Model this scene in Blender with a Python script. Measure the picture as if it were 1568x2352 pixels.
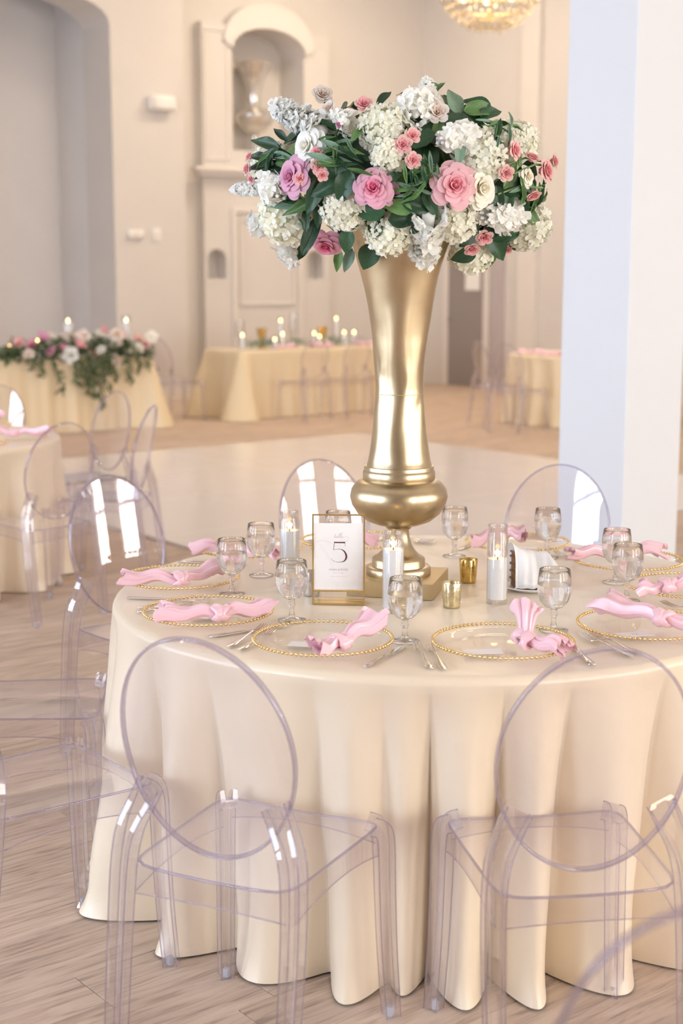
import bpy, bmesh, math, random
from mathutils import Vector, Matrix, Euler

for _o in list(bpy.data.objects):
    bpy.data.objects.remove(_o)
sc = bpy.context.scene
COL = sc.collection
PI = math.pi
RA = math.radians(39.0)            # the room's axes stand at 39 degrees to the view
UX, UY = math.cos(RA), math.sin(RA)
TZ = 0.76                          # height of the laid table

# ------------------------------------------------------------------ camera
cd = bpy.data.cameras.new('camera')
cam = bpy.data.objects.new('camera', cd)
COL.objects.link(cam)
cam.location = (0, 0, 1.595)
cam.rotation_euler = (PI / 2 - math.radians(9.277), 0, 0)
cd.sensor_fit = 'VERTICAL'
cd.sensor_height = 36.0
cd.sensor_width = 24.0
cd.lens = 50.0
cd.clip_start = 0.05
cd.dof.use_dof = True
cd.dof.focus_distance = 3.55
cd.dof.aperture_fstop = 2.8
sc.camera = cam

# ------------------------------------------------------------------ view, world, daylight
sc.view_settings.view_transform = 'Standard'
sc.view_settings.look = 'None'
sc.view_settings.gamma = 1.0
sc.view_settings.use_curve_mapping = False
sc.view_settings.exposure = -0.80
cy = sc.cycles
cy.max_bounces = 14
cy.diffuse_bounces = 5
cy.glossy_bounces = 4
cy.transmission_bounces = 16
cy.transparent_max_bounces = 28
cy.sample_clamp_indirect = 6.0
cy.use_denoising = True
cy.use_adaptive_sampling = True
cy.adaptive_threshold = 0.1
cy.adaptive_min_samples = 10
cy.blur_glossy = 0.6

w = bpy.data.worlds.new('sky')
sc.world = w
w.use_nodes = True
w.node_tree.nodes['Background'].inputs[0].default_value = (0.80, 0.88, 1.0, 1)
w.node_tree.nodes['Background'].inputs[1].default_value = 1.0


def RW(a, b, z=0.0):
    """room axes (a along the fireplace wall, b towards it) -> world"""
    return Vector((a * UX - b * UY, a * UY + b * UX, z))


def area(name, loc, direction, sx, sy, power, col):
    l = bpy.data.lights.new(name, 'AREA')
    l.shape = 'RECTANGLE'
    l.size = sx
    l.size_y = sy
    l.energy = power
    l.color = col
    o = bpy.data.objects.new(name, l)
    COL.objects.link(o)
    o.location = loc
    o.rotation_euler = Vector(direction).to_track_quat('-Z', 'Y').to_euler()
    return o


# daylight through the tall arched windows behind the camera and on its left
WIN_BACK = [1.8, 5.0, 8.2, 11.4]          # centres along a, wall at b = -4.6
WIN_SIDE = [2.4, 5.6, 8.8, 12.0]          # centres along b, wall at a = -4.6
for _a in WIN_BACK:
    area('window_daylight', RW(_a, -4.95, 2.05), RW(0, 1, 0), 1.9, 3.5, 540, (1.0, 0.965, 0.93))
for _b in WIN_SIDE:
    area('window_daylight', RW(-4.95, _b, 2.05), RW(1, 0, 0), 1.9, 3.5, 620, (0.70, 0.82, 1.0))


# ------------------------------------------------------------------ material helpers
def new_mat(name):
    m = bpy.data.materials.new(name)
    m.use_nodes = True
    nt = m.node_tree
    return m, nt, nt.nodes['Principled BSDF'], nt.nodes['Material Output']


def P(name, col, rough=0.5, metal=0.0, spec=0.5, noise=None, bump=None, sheen=0.0, coat=0.0, trans=0.0, ior=1.45, sss=0.0, obj_var=0.0):
    m, nt, b, out = new_mat(name)
    b.inputs['Base Color'].default_value = (*col, 1)
    b.inputs['Roughness'].default_value = rough
    b.inputs['Metallic'].default_value = metal
    b.inputs['Specular IOR Level'].default_value = spec
    b.inputs['Sheen Weight'].default_value = sheen
    b.inputs['Coat Weight'].default_value = coat
    b.inputs['Transmission Weight'].default_value = trans
    b.inputs['IOR'].default_value = ior
    if sss:
        b.inputs['Subsurface Weight'].default_value = sss
        b.inputs['Subsurface Radius'].default_value = (0.01, 0.008, 0.006)
    tc = nt.nodes.new('ShaderNodeTexCoord')
    col_out = None
    if noise:
        scale, amt = noise[0], noise[1]
        n = nt.nodes.new('ShaderNodeTexNoise')
        n.inputs['Scale'].default_value = scale
        n.inputs['Detail'].default_value = 5
        nt.links.new(tc.outputs['Object'], n.inputs['Vector'])
        r = nt.nodes.new('ShaderNodeValToRGB')
        d = noise[2] if len(noise) > 2 else tuple(c * (1 - amt) for c in col)
        r.color_ramp.elements[0].color = (*d, 1)
        r.color_ramp.elements[0].position = 0.3
        r.color_ramp.elements[1].color = (*col, 1)
        r.color_ramp.elements[1].position = 0.65
        nt.links.new(n.outputs['Fac'], r.inputs['Fac'])
        col_out = r.outputs['Color']
    if obj_var:
        oi = nt.nodes.new('ShaderNodeObjectInfo')
        hs = nt.nodes.new('ShaderNodeHueSaturation')
        mr = nt.nodes.new('ShaderNodeMapRange')
        mr.inputs['To Min'].default_value = 1 - obj_var
        mr.inputs['To Max'].default_value = 1 + obj_var
        nt.links.new(oi.outputs['Random'], mr.inputs['Value'])
        nt.links.new(mr.outputs['Result'], hs.inputs['Value'])
        if col_out:
            nt.links.new(col_out, hs.inputs['Color'])
        else:
            hs.inputs['Color'].default_value = (*col, 1)
        col_out = hs.outputs['Color']
    if col_out:
        nt.links.new(col_out, b.inputs['Base Color'])
    if bump:
        n2 = nt.nodes.new('ShaderNodeTexNoise')
        n2.inputs['Scale'].default_value = bump[0]
        n2.inputs['Detail'].default_value = 6
        mp = nt.nodes.new('ShaderNodeMapping')
        if len(bump) > 2:
            mp.inputs['Scale'].default_value = bump[2]
        nt.links.new(tc.outputs['Object'], mp.inputs['Vector'])
        nt.links.new(mp.outputs['Vector'], n2.inputs['Vector'])
        bp = nt.nodes.new('ShaderNodeBump')
        bp.inputs['Strength'].default_value = bump[1]
        bp.inputs['Distance'].default_value = 0.01
        nt.links.new(n2.outputs['Fac'], bp.inputs['Height'])
        nt.links.new(bp.outputs['Normal'], b.inputs['Normal'])
    return m


def clear(name, tint=(0.97, 0.97, 0.985), ior=1.45, solid=0.4, rough=0.0, graze=0.55):
    """clear plastic or thin glass: straight see-through, with a refracting share and fresnel gloss"""
    m, nt, b, out = new_mat(name)
    nt.nodes.remove(b)
    tr = nt.nodes.new('ShaderNodeBsdfTransparent')
    tr.inputs[0].default_value = (*tint, 1)
    gl = nt.nodes.new('ShaderNodeBsdfGlossy')
    gl.inputs['Roughness'].default_value = rough
    gl.inputs['Color'].default_value = (1, 1, 1, 1)
    lw = nt.nodes.new('ShaderNodeLayerWeight')
    lw.inputs['Blend'].default_value = 0.5
    pw = nt.nodes.new('ShaderNodeMath'); pw.operation = 'POWER'; pw.inputs[1].default_value = 4.0
    nt.links.new(lw.outputs['Facing'], pw.inputs[0])
    fr = nt.nodes.new('ShaderNodeMapRange')          # Schlick's fresnel, the same from both sides
    fr.inputs['To Min'].default_value = ((ior - 1) / (ior + 1)) ** 2
    fr.inputs['To Max'].default_value = graze
    nt.links.new(pw.outputs[0], fr.inputs['Value'])
    m1 = nt.nodes.new('ShaderNodeMixShader')
    nt.links.new(fr.outputs['Result'], m1.inputs[0])
    nt.links.new(tr.outputs[0], m1.inputs[1])
    nt.links.new(gl.outputs[0], m1.inputs[2])
    g = nt.nodes.new('ShaderNodeBsdfGlass')
    g.inputs['Color'].default_value = (*tint, 1)
    g.inputs['IOR'].default_value = ior
    g.inputs['Roughness'].default_value = rough
    m2 = nt.nodes.new('ShaderNodeMixShader')
    m2.inputs[0].default_value = solid
    nt.links.new(m1.outputs[0], m2.inputs[1])
    nt.links.new(g.outputs[0], m2.inputs[2])
    nt.links.new(m2.outputs[0], out.inputs['Surface'])
    return m


def emit(name, col, strength):
    m, nt, b, out = new_mat(name)
    b.inputs['Base Color'].default_value = (*col, 1)
    b.inputs['Emission Color'].default_value = (*col, 1)
    b.inputs['Emission Strength'].default_value = strength
    return m


def plank_mat():
    m, nt, b, out = new_mat('wood_plank')
    N = nt.nodes.new
    tc = N('ShaderNodeTexCoord')
    oi = N('ShaderNodeObjectInfo')
    ge = N('ShaderNodeNewGeometry')
    ad = N('ShaderNodeMath'); ad.operation = 'ADD'
    nt.links.new(oi.outputs['Random'], ad.inputs[0])
    nt.links.new(ge.outputs['Random Per Island'], ad.inputs[1])
    mu = N('ShaderNodeMath'); mu.operation = 'MULTIPLY'; mu.inputs[1].default_value = 37.0
    nt.links.new(ad.outputs[0], mu.inputs[0])
    va = N('ShaderNodeVectorMath'); va.operation = 'ADD'
    cx = N('ShaderNodeCombineXYZ')
    nt.links.new(mu.outputs[0], cx.inputs[2])
    nt.links.new(mu.outputs[0], cx.inputs[0])
    nt.links.new(tc.outputs['Object'], va.inputs[0])
    nt.links.new(cx.outputs[0], va.inputs[1])
    def grain(scale, sx, detail, dist):
        mp = N('ShaderNodeMapping')
        mp.inputs['Scale'].default_value = (sx, 1, 1)
        nt.links.new(va.outputs[0], mp.inputs['Vector'])
        n = N('ShaderNodeTexNoise')
        n.inputs['Scale'].default_value = scale
        n.inputs['Detail'].default_value = detail
        n.inputs['Distortion'].default_value = dist
        nt.links.new(mp.outputs[0], n.inputs['Vector'])
        return n
    g1 = grain(70, 0.085, 8, 0.9)
    g2 = grain(9, 0.14, 6, 1.6)
    r1 = N('ShaderNodeValToRGB')
    e = r1.color_ramp.elements
    e[0].position = 0.30; e[0].color = (0.37, 0.29, 0.235, 1)
    e[1].position = 0.60; e[1].color = (0.60, 0.485, 0.395, 1)
    x = e.new(0.46); x.color = (0.54, 0.425, 0.34, 1)
    nt.links.new(g1.outputs['Fac'], r1.inputs['Fac'])
    r2 = N('ShaderNodeValToRGB')
    r2.color_ramp.elements[0].position = 0.35; r2.color_ramp.elements[0].color = (0.84, 0.82, 0.81, 1)
    r2.color_ramp.elements[1].position = 0.65; r2.color_ramp.elements[1].color = (1.06, 1.05, 1.03, 1)
    nt.links.new(g2.outputs['Fac'], r2.inputs['Fac'])
    mx = N('ShaderNodeMix'); mx.data_type = 'RGBA'; mx.blend_type = 'MULTIPLY'; mx.inputs[0].default_value = 1.0
    nt.links.new(r1.outputs['Color'], mx.inputs[6])
    nt.links.new(r2.outputs['Color'], mx.inputs[7])
    hs = N('ShaderNodeHueSaturation')
    fr = N('ShaderNodeMath'); fr.operation = 'FRACT'
    nt.links.new(ad.outputs[0], fr.inputs[0])
    mr = N('ShaderNodeMapRange')
    mr.inputs['To Min'].default_value = 0.95; mr.inputs['To Max'].default_value = 1.05
    nt.links.new(fr.outputs[0], mr.inputs['Value'])
    nt.links.new(mr.outputs['Result'], hs.inputs['Value'])
    nt.links.new(mx.outputs[2], hs.inputs['Color'])
    nt.links.new(hs.outputs['Color'], b.inputs['Base Color'])
    b.inputs['Roughness'].default_value = 0.6
    b.inputs['Specular IOR Level'].default_value = 0.12
    bp = N('ShaderNodeBump'); bp.inputs['Strength'].default_value = 0.12; bp.inputs['Distance'].default_value = 0.004
    nt.links.new(g1.outputs['Fac'], bp.inputs['Height'])
    nt.links.new(bp.outputs['Normal'], b.inputs['Normal'])
    return m


def petal_mat(name, edge, heart, rough=0.55, trans=0.30):
    """flower petal: deeper colour near its foot (vertex V coordinate in UV-less object space: radial distance)"""
    m, nt, b, out = new_mat(name)
    N = nt.nodes.new
    at = N('ShaderNodeAttribute'); at.attribute_name = 'rad'
    r = N('ShaderNodeValToRGB')
    r.color_ramp.elements[0].color = (*heart, 1); r.color_ramp.elements[0].position = 0.1
    r.color_ramp.elements[1].color = (*edge, 1); r.color_ramp.elements[1].position = 0.85
    nt.links.new(at.outputs['Fac'], r.inputs['Fac'])
    oi = N('ShaderNodeObjectInfo')
    hs = N('ShaderNodeHueSaturation')
    mr = N('ShaderNodeMapRange'); mr.inputs['To Min'].default_value = 0.92; mr.inputs['To Max'].default_value = 1.06
    nt.links.new(oi.outputs['Random'], mr.inputs['Value'])
    nt.links.new(mr.outputs['Result'], hs.inputs['Value'])
    nt.links.new(r.outputs['Color'], hs.inputs['Color'])
    nt.links.new(hs.outputs['Color'], b.inputs['Base Color'])
    b.inputs['Roughness'].default_value = rough
    b.inputs['Specular IOR Level'].default_value = 0.25
    if trans:
        tl = N('ShaderNodeBsdfTranslucent')
        nt.links.new(hs.outputs['Color'], tl.inputs['Color'])
        mx = N('ShaderNodeMixShader'); mx.inputs[0].default_value = trans
        nt.links.new(b.outputs[0], mx.inputs[1]); nt.links.new(tl.outputs[0], mx.inputs[2])
        nt.links.new(mx.outputs[0], out.inputs['Surface'])
    return m


def satin(name, col, rough=0.36, spec=0.5, sheen=0.3, weave=900):
    m = P(name, col, rough=rough, spec=spec, sheen=sheen, bump=(weave, 0.05, (1, 1, 0.12)))
    b = m.node_tree.nodes['Principled BSDF']
    b.inputs['Sheen Roughness'].default_value = 0.4
    b.inputs['Sheen Tint'].default_value = (1, 0.97, 0.95, 1)
    return m


M = {}
M['wall'] = P('painted_wall', (0.645, 0.61, 0.575), 0.6, noise=(1.5, 0.03))
M['wall_grey'] = P('painted_wall_pale', (0.72, 0.695, 0.68), 0.6, noise=(1.5, 0.03))
M['trim'] = P('painted_trim', (0.70, 0.655, 0.61), 0.45)
M['column'] = P('painted_column', (0.715, 0.735, 0.765), 0.5)
M['ceiling'] = P('ceiling_paint', (0.80, 0.75, 0.69), 0.7)
M['sub'] = P('screed', (0.22, 0.16, 0.11), 0.8, noise=(4, 0.2))
M['plank'] = plank_mat()
M['dance'] = P('gloss_white_panel', (0.79, 0.745, 0.725), 0.16, spec=0.5, noise=(0.8, 0.03))
M['door'] = P('grey_door', (0.28, 0.245, 0.235), 0.5)
M['plastic'] = P('white_plastic', (0.82, 0.80, 0.77), 0.4)
M['plastic_warm'] = P('ivory_plastic', (0.74, 0.66, 0.58), 0.4)
M['mirror'] = P('silver_glass', (0.80, 0.77, 0.73), 0.10, metal=0.75, noise=(12, 0.25))
M['acrylic'] = clear('clear_acrylic', (0.970, 0.964, 0.984), 1.56, 0.0, graze=0.75)
M['acrylic_bar'] = clear('clear_acrylic_bar', (0.970, 0.965, 0.986), 1.52, 0.2)
M['acrylic_edge'] = clear('acrylic_dark_edge', (0.84, 0.825, 0.915), 1.5, 0.35)  # darker tint stands in for the dark edges refraction gives clear plastic
M['glide'] = P('frosted_glide', (0.75, 0.76, 0.80), 0.35, trans=0.5)
M['satin'] = satin('champagne_satin', (0.795, 0.675, 0.51), 0.32, 0.7)
M['satin_far'] = satin('gold_satin', (0.75, 0.62, 0.41), 0.42)
M['pink'] = satin('pink_satin', (0.93, 0.60, 0.675), 0.24, 0.9, 0.3, 300)
M['linen'] = P('white_linen', (0.86, 0.86, 0.88), 0.7, bump=(120, 0.08))
M['gold'] = P('brushed_gold', (0.62, 0.505, 0.325), 0.32, metal=1.0, noise=(7, 0.22), bump=(26, 0.05, (1, 1, 0.5)))
M['gold_plinth'] = P('gold_plinth', (0.60, 0.47, 0.27), 0.5, metal=0.7, bump=(120, 0.1))
M['gold_bead'] = P('gold_bead', (0.90, 0.68, 0.34), 0.16, metal=1.0)
M['gold_frame'] = P('gold_frame', (0.72, 0.54, 0.25), 0.3, metal=1.0)
M['mercury'] = P('gold_mercury_glass', (0.82, 0.58, 0.20), 0.12, metal=0.85, noise=(60, 0.35), bump=(90, 0.1))
M['mercury_pale'] = P('pale_mercury_glass', (0.80, 0.68, 0.42), 0.2, metal=0.8, noise=(70, 0.3), bump=(90, 0.1))
M['mercury_silver'] = P('silver_mercury_glass', (0.74, 0.72, 0.68), 0.2, metal=0.8, noise=(60, 0.35), bump=(90, 0.1))
M['glass'] = clear('clear_glass', (0.985, 0.985, 0.985), 1.45, 0.35)
M['goblet'] = clear('goblet_glass', (1.0, 1.0, 1.0), 1.40, 0.9, graze=0.4)
M['water'] = clear('water', (1.0, 1.0, 1.0), 1.33, 0.92, graze=0.3)
M['plate'] = clear('plate_glass', (1.0, 0.997, 0.993), 1.55, 0.0, graze=0.10)
M['wax'] = P('white_wax', (0.95, 0.94, 0.93), 0.45, sss=0.3)
M['wick'] = P('wick', (0.03, 0.025, 0.02), 0.8)
M['flame'] = emit('flame', (1.0, 0.62, 0.25), 22)
M['silver'] = P('polished_steel', (0.74, 0.72, 0.70), 0.16, metal=1.0)
M['paper'] = P('white_card', (0.93, 0.915, 0.91), 0.6)
M['ink'] = P('burgundy_ink', (0.12, 0.03, 0.045), 0.5)
M['ink_pale'] = P('pale_ink', (0.55, 0.50, 0.46), 0.5)
M['wicker'] = P('brown_wicker', (0.30, 0.14, 0.05), 0.6, noise=(60, 0.4))
M['china'] = P('white_china', (0.85, 0.84, 0.85), 0.15)
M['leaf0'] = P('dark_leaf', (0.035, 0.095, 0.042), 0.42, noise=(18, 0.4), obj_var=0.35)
M['leaf1'] = P('green_leaf', (0.12, 0.24, 0.075), 0.45, noise=(18, 0.3), obj_var=0.25)
M['leaf2'] = P('sage_leaf', (0.20, 0.32, 0.22), 0.5, noise=(18, 0.25), obj_var=0.2)
M['stem'] = P('stem', (0.16, 0.25, 0.08), 0.5)
M['hyd'] = petal_mat('hydrangea_petal', (0.97, 0.96, 0.88), (0.88, 0.89, 0.64))
M['stock'] = petal_mat('stock_petal', (0.97, 0.965, 0.94), (0.90, 0.91, 0.76))
M['rose_pink'] = petal_mat('pink_rose_petal', (0.88, 0.50, 0.62), (0.80, 0.13, 0.28))
M['rose_lilac'] = petal_mat('lilac_rose_petal', (0.80, 0.47, 0.62), (0.70, 0.25, 0.42))
M['rose_coral'] = petal_mat('coral_rose_petal', (0.92, 0.58, 0.62), (0.88, 0.30, 0.36))
M['rose_white'] = petal_mat('white_rose_petal', (0.97, 0.965, 0.93), (0.94, 0.92, 0.82))
M['rose_cream'] = petal_mat('cream_rose_petal', (0.97, 0.945, 0.84), (0.94, 0.88, 0.70))
M['sprp'] = petal_mat('spray_rose_petal', (0.93, 0.60, 0.58), (0.86, 0.32, 0.36))
M['sprw'] = petal_mat('blush_rose_petal', (0.89, 0.83, 0.79), (0.82, 0.66, 0.55))
M['crystal'] = clear('crystal', (1.0, 0.97, 0.9), 1.6, 0.6)
M['bulb'] = emit('warm_bulb', (1.0, 0.84, 0.62), 3)
# ------------------------------------------------------------------ object helpers
def tag(o, label=None, cat=None, group=None, kind=None):
    if label: o['label'] = label
    if cat: o['category'] = cat
    if group: o['group'] = group
    if kind: o['kind'] = kind
    return o


def thing(name, label, cat, loc=(0, 0, 0), rotz=0.0, group=None):
    o = bpy.data.objects.new(name, None)
    o.empty_display_size = 0.05
    COL.objects.link(o)
    o.location = loc
    o.rotation_euler = (0, 0, rotz)
    return tag(o, label, cat, group)


def put(name, mesh, parent=None, loc=(0, 0, 0), rot=(0, 0, 0), scale=(1, 1, 1), kind=None, label=None):
    o = bpy.data.objects.new(name, mesh)
    COL.objects.link(o)
    o.parent = parent
    o.location = loc
    o.rotation_euler = rot
    o.scale = scale
    if kind: o['kind'] = kind
    if label: o['label'] = label
    return o


def copy_tree(o, parent=None):
    c = o.copy()
    COL.objects.link(c)
    c.parent = parent
    for ch in KIDS.get(o.name, []):
        copy_tree(ch, c)
    return c


KIDS = {}


def index_kids(root):
    """remember the parts of a finished thing once, so that copying stays quick"""
    for ch in root.children:
        KIDS.setdefault(root.name, [])
        if ch not in KIDS[root.name]:
            KIDS[root.name].append(ch)
        index_kids(ch)


class MB:
    def __init__(s):
        s.v, s.f, s.rad = [], [], []

    def add(s, vs, fs, rad=None):
        n = len(s.v)
        s.v += [tuple(p) for p in vs]
        s.f += [tuple(i + n for i in f) for f in fs]
        s.rad += list(rad) if rad is not None else [1.0] * len(vs)
        return s

    def box(s, x0, x1, y0, y1, z0, z1):
        v = [(x, y, z) for z in (z0, z1) for y in (y0, y1) for x in (x0, x1)]
        return s.add(v, [(0, 2, 3, 1), (4, 5, 7, 6), (0, 1, 5, 4), (2, 6, 7, 3), (0, 4, 6, 2), (1, 3, 7, 5)])

    def lathe(s, prof, n=32, c=(0, 0, 0), closed=False):
        vs, fs, rows = [], [], []
        for r, z in prof:
            if r < 1e-6:
                rows.append([len(vs)]); vs.append((c[0], c[1], c[2] + z))
            else:
                row = []
                for i in range(n):
                    a = 2 * PI * i / n
                    row.append(len(vs)); vs.append((c[0] + r * math.cos(a), c[1] + r * math.sin(a), c[2] + z))
                rows.append(row)
        prs = list(zip(rows, rows[1:]))
        if closed: prs.append((rows[-1], rows[0]))
        for A, B in prs:
            if len(A) == 1 and len(B) == 1: continue
            for i in range(n):
                j = (i + 1) % n
                if len(A) == 1: fs.append((A[0], B[j], B[i]))
                elif len(B) == 1: fs.append((A[i], A[j], B[0]))
                else: fs.append((A[i], A[j], B[j], B[i]))
        return s.add(vs, fs)

    def sweep(s, path, secs, side, closed=False, caps=True):
        """secs: one 2D polygon per path point; its x runs along `side`"""
        path = [Vector(p) for p in path]
        n, vs, fs = len(path), [], []
        k = len(secs[0])
        for i, p in enumerate(path):
            a = path[(i - 1) % n] if (closed or i > 0) else path[0]
            b = path[(i + 1) % n] if (closed or i < n - 1) else path[-1]
            t = (b - a).normalized()
            sd = Vector(side[i]) if isinstance(side, list) else Vector(side)
            sd = (sd - t * sd.dot(t)).normalized()
            up = t.cross(sd)
            for q in secs[i]:
                vs.append(p + sd * q[0] + up * q[1])
        for i in range(n if closed else n - 1):
            j = (i + 1) % n
            for q in range(k):
                r = (q + 1) % k
                fs.append((i * k + q, i * k + r, j * k + r, j * k + q))
        if caps and not closed:
            fs.append(tuple(range(k - 1, -1, -1)))
            fs.append(tuple((n - 1) * k + q for q in range(k)))
        return s.add(vs, fs)

    def tube(s, path, r, n=8, closed=False):
        rs = r if isinstance(r, (list, tuple)) else [r] * len(path)
        secs = [[(R * math.cos(2 * PI * q / n), R * math.sin(2 * PI * q / n)) for q in range(n)] for R in rs]
        d = Vector(path[-1]) - Vector(path[0])
        side = Vector((0, 0, 1)) if abs(d.normalized().z if d.length else 0) < 0.8 else Vector((1, 0, 0))
        if closed: side = Vector((0, 0, 1))
        return s.sweep(path, secs, side, closed)

    def grid(s, fn, nu, nv, closeu=False, radfn=None):
        vs, fs, rad = [], [], []
        cu = nu if closeu else nu + 1
        for j in range(nv + 1):
            for i in range(cu):
                vs.append(fn(i / nu, j / nv)); rad.append(radfn(i / nu, j / nv) if radfn else 1.0)
        for j in range(nv):
            for i in range(nu):
                i2 = (i + 1) % cu if closeu else i + 1
                fs.append((j * cu + i, j * cu + i2, (j + 1) * cu + i2, (j + 1) * cu + i))
        return s.add(vs, fs, rad)

    def prism(s, poly, y0, y1):
        """polygon in x,z pushed from y0 to y1"""
        n = len(poly)
        vs = [(x, y0, z) for x, z in poly] + [(x, y1, z) for x, z in poly]
        fs = [tuple(range(n)), tuple(range(2 * n - 1, n - 1, -1))]
        for i in range(n):
            j = (i + 1) % n
            fs.append((i, i + n, j + n, j))
        return s.add(vs, fs)

    def mesh(s, name, mat, smooth=True, angle=40, bevel=0.0, segs=2, fix=True, rad=False):
        me = bpy.data.meshes.new(name)
        me.from_pydata(s.v, [], s.f)
        if rad:
            at = me.attributes.new('rad', 'FLOAT', 'POINT')
            at.data.foreach_set('value', s.rad)
        if fix or bevel:
            bm = bmesh.new()
            bm.from_mesh(me)
            if fix: bmesh.ops.recalc_face_normals(bm, faces=bm.faces)
            if bevel:
                es = [e for e in bm.edges if len(e.link_faces) == 2 and e.calc_face_angle(0) > 0.6]
                bmesh.ops.bevel(bm, geom=es, offset=bevel, segments=segs, profile=0.6, affect='EDGES', clamp_overlap=True)
            bm.to_mesh(me)
            bm.free()
        me.materials.append(mat)
        if smooth:
            me.polygons.foreach_set('use_smooth', [True] * len(me.polygons))
            if angle < 179: me.set_sharp_from_angle(angle=math.radians(angle))
        me.update()
        return me

    def build(s, name, mat, parent=None, loc=(0, 0, 0), rot=(0, 0, 0), kind=None, label=None, **kw):
        return put(name, s.mesh(name, mat, **kw), parent, loc, rot, kind=kind, label=label)


def lerp(a, b, t): return a + (b - a) * t


def smooth_path(pts, n):
    """Catmull-Rom through the points"""
    P_ = [Vector(p) for p in pts]
    P_ = [P_[0] * 2 - P_[1]] + P_ + [P_[-1] * 2 - P_[-2]]
    out = []
    segs = len(P_) - 3
    for k in range(n):
        t = k / (n - 1) * segs
        i = min(int(t), segs - 1); f = t - i
        a, b, c, d = P_[i:i + 4]
        out.append(0.5 * ((2 * b) + (c - a) * f + (2 * a - 5 * b + 4 * c - d) * f * f + (3 * b - a - 3 * c + d) * f ** 3))
    return out


def room(name, mb, mat, **kw):
    """part of the setting, built in the room's axes"""
    o = mb.build(name, mat, None, rot=(0, 0, RA), **kw)
    o['kind'] = 'structure'
    return o
# ------------------------------------------------------------------ unseen warm area lights added below the ceiling to warm the far hall
for _a, _b, _w in ((12.2, 14.0, 250), (9.0, 13.6, 75), (13.0, 11.0, 110), (6.0, 12.0, 100), (9.5, 8.5, 130)):
    area('warm_fill', RW(_a, _b, 6.5), (0, 0, -1), 1.2, 1.2, _w, (1.0, 0.80, 0.58))

# ------------------------------------------------------------------ the room
CAMH, FPX, PIT = 1.595, 3267.0, math.radians(9.277)


def in_view(p, m=60):
    d = Vector(p) - Vector((0, 0, CAMH))
    dep = d.y * math.cos(PIT) - d.z * math.sin(PIT)
    if dep < 0.3: return False
    x = 784 + FPX * d.x / dep
    y = 1176 - FPX * (d.y * math.sin(PIT) + d.z * math.cos(PIT)) / dep
    return -m < x < 1568 + m and -m < y < 2352 + m


DA0, DA1, DB0, DB1 = 4.55, 9.40, 6.15, 11.34      # dance floor in room axes

floor = room('floor', MB().box(-5.2, 15.4, -5.2, 18.6, -0.06, -0.006), M['sub'], smooth=False)
floor['label'] = 'greyish oak plank floor of the hall'
PW, PL = 0.18, 1.22
pm = MB().box(0.0006, PL - 0.0006, 0.0006, PW - 0.0006, -0.0058, 0.0).mesh('plank', M['plank'], smooth=False, bevel=0.0012, segs=1)
near, rest = [], []
rnd = random.Random(3)
for j in range(int(22.7 / PW)):
    b = -4.6 + j * PW
    off = rnd.random() * PL
    for i in range(-1, int(19.9 / PL) + 1):
        a = -4.6 + i * PL + off
        c = RW(a + PL / 2, b + PW / 2)
        inside = DA0 < a and a + PL < DA1 and DB0 < b and b + PW < DB1
        if not inside and (in_view(RW(a, b)) or in_view(RW(a + PL, b + PW)) or in_view(c)):
            near.append((c.length, a, b))
        else:
            rest.append((a, b))
near.sort()
for d, a, b in near[:290]:
    put('plank', pm, floor, (a, b, 0))
mb = MB()
for a, b in rest + [(a, b) for d, a, b in near[290:]]:
    mb.box(a + .0006, a + PL - .0006, b + .0006, b + PW - .0006, -0.0058, 0)
mb.build('planks_beyond', M['plank'], floor, smooth=False, fix=False, kind='stuff')

dance = room('dance_floor', MB().box(DA0, DA1, DB0, DB1, 0.0005, 0.012), M['trim'], smooth=False)
dance['label'] = 'glossy white portable dance floor laid on the planks'
na, nb = 4, 4
for i in range(na):
    for j in range(nb):
        wa, wb = (DA1 - DA0) / na, (DB1 - DB0) / nb
        MB().box(DA0 + i * wa + .0012, DA0 + (i + 1) * wa - .0012, DB0 + j * wb + .0012, DB0 + (j + 1) * wb - .0012, .012, .022).build('panel', M['dance'], dance, smooth=False, bevel=0.0015, segs=1)


def arc(x0, x1, zs, rise, n=18):
    c, r = (x0 + x1) / 2, (x1 - x0) / 2
    return [(c - r * math.cos(PI * i / n), zs + rise * math.sin(PI * i / n)) for i in range(n + 1)]


def over_arch(mb, pts, ztop, y0, y1):
    """wall above an arch, in upright strips"""
    for (xa, za), (xb, zb) in zip(pts, pts[1:]):
        mb.prism([(xa, za), (xb, zb), (xb, ztop), (xa, ztop)], y0, y1)


def pierced(mb, x0, x1, z0, z1, holes, y0, y1):
    """wall with arched openings: holes = (hx0, hx1, zbottom, zspring, rise)"""
    x = x0
    for h in sorted(holes):
        if h[0] > x: mb.box(x, h[0], y0, y1, z0, z1)
        if h[2] > z0: mb.box(h[0], h[1], y0, y1, z0, h[2])
        over_arch(mb, arc(h[0], h[1], h[3], h[4]), z1, y0, y1)
        x = h[1]
    if x < x1: mb.box(x, x1, y0, y1, z0, z1)
    return mb


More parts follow.
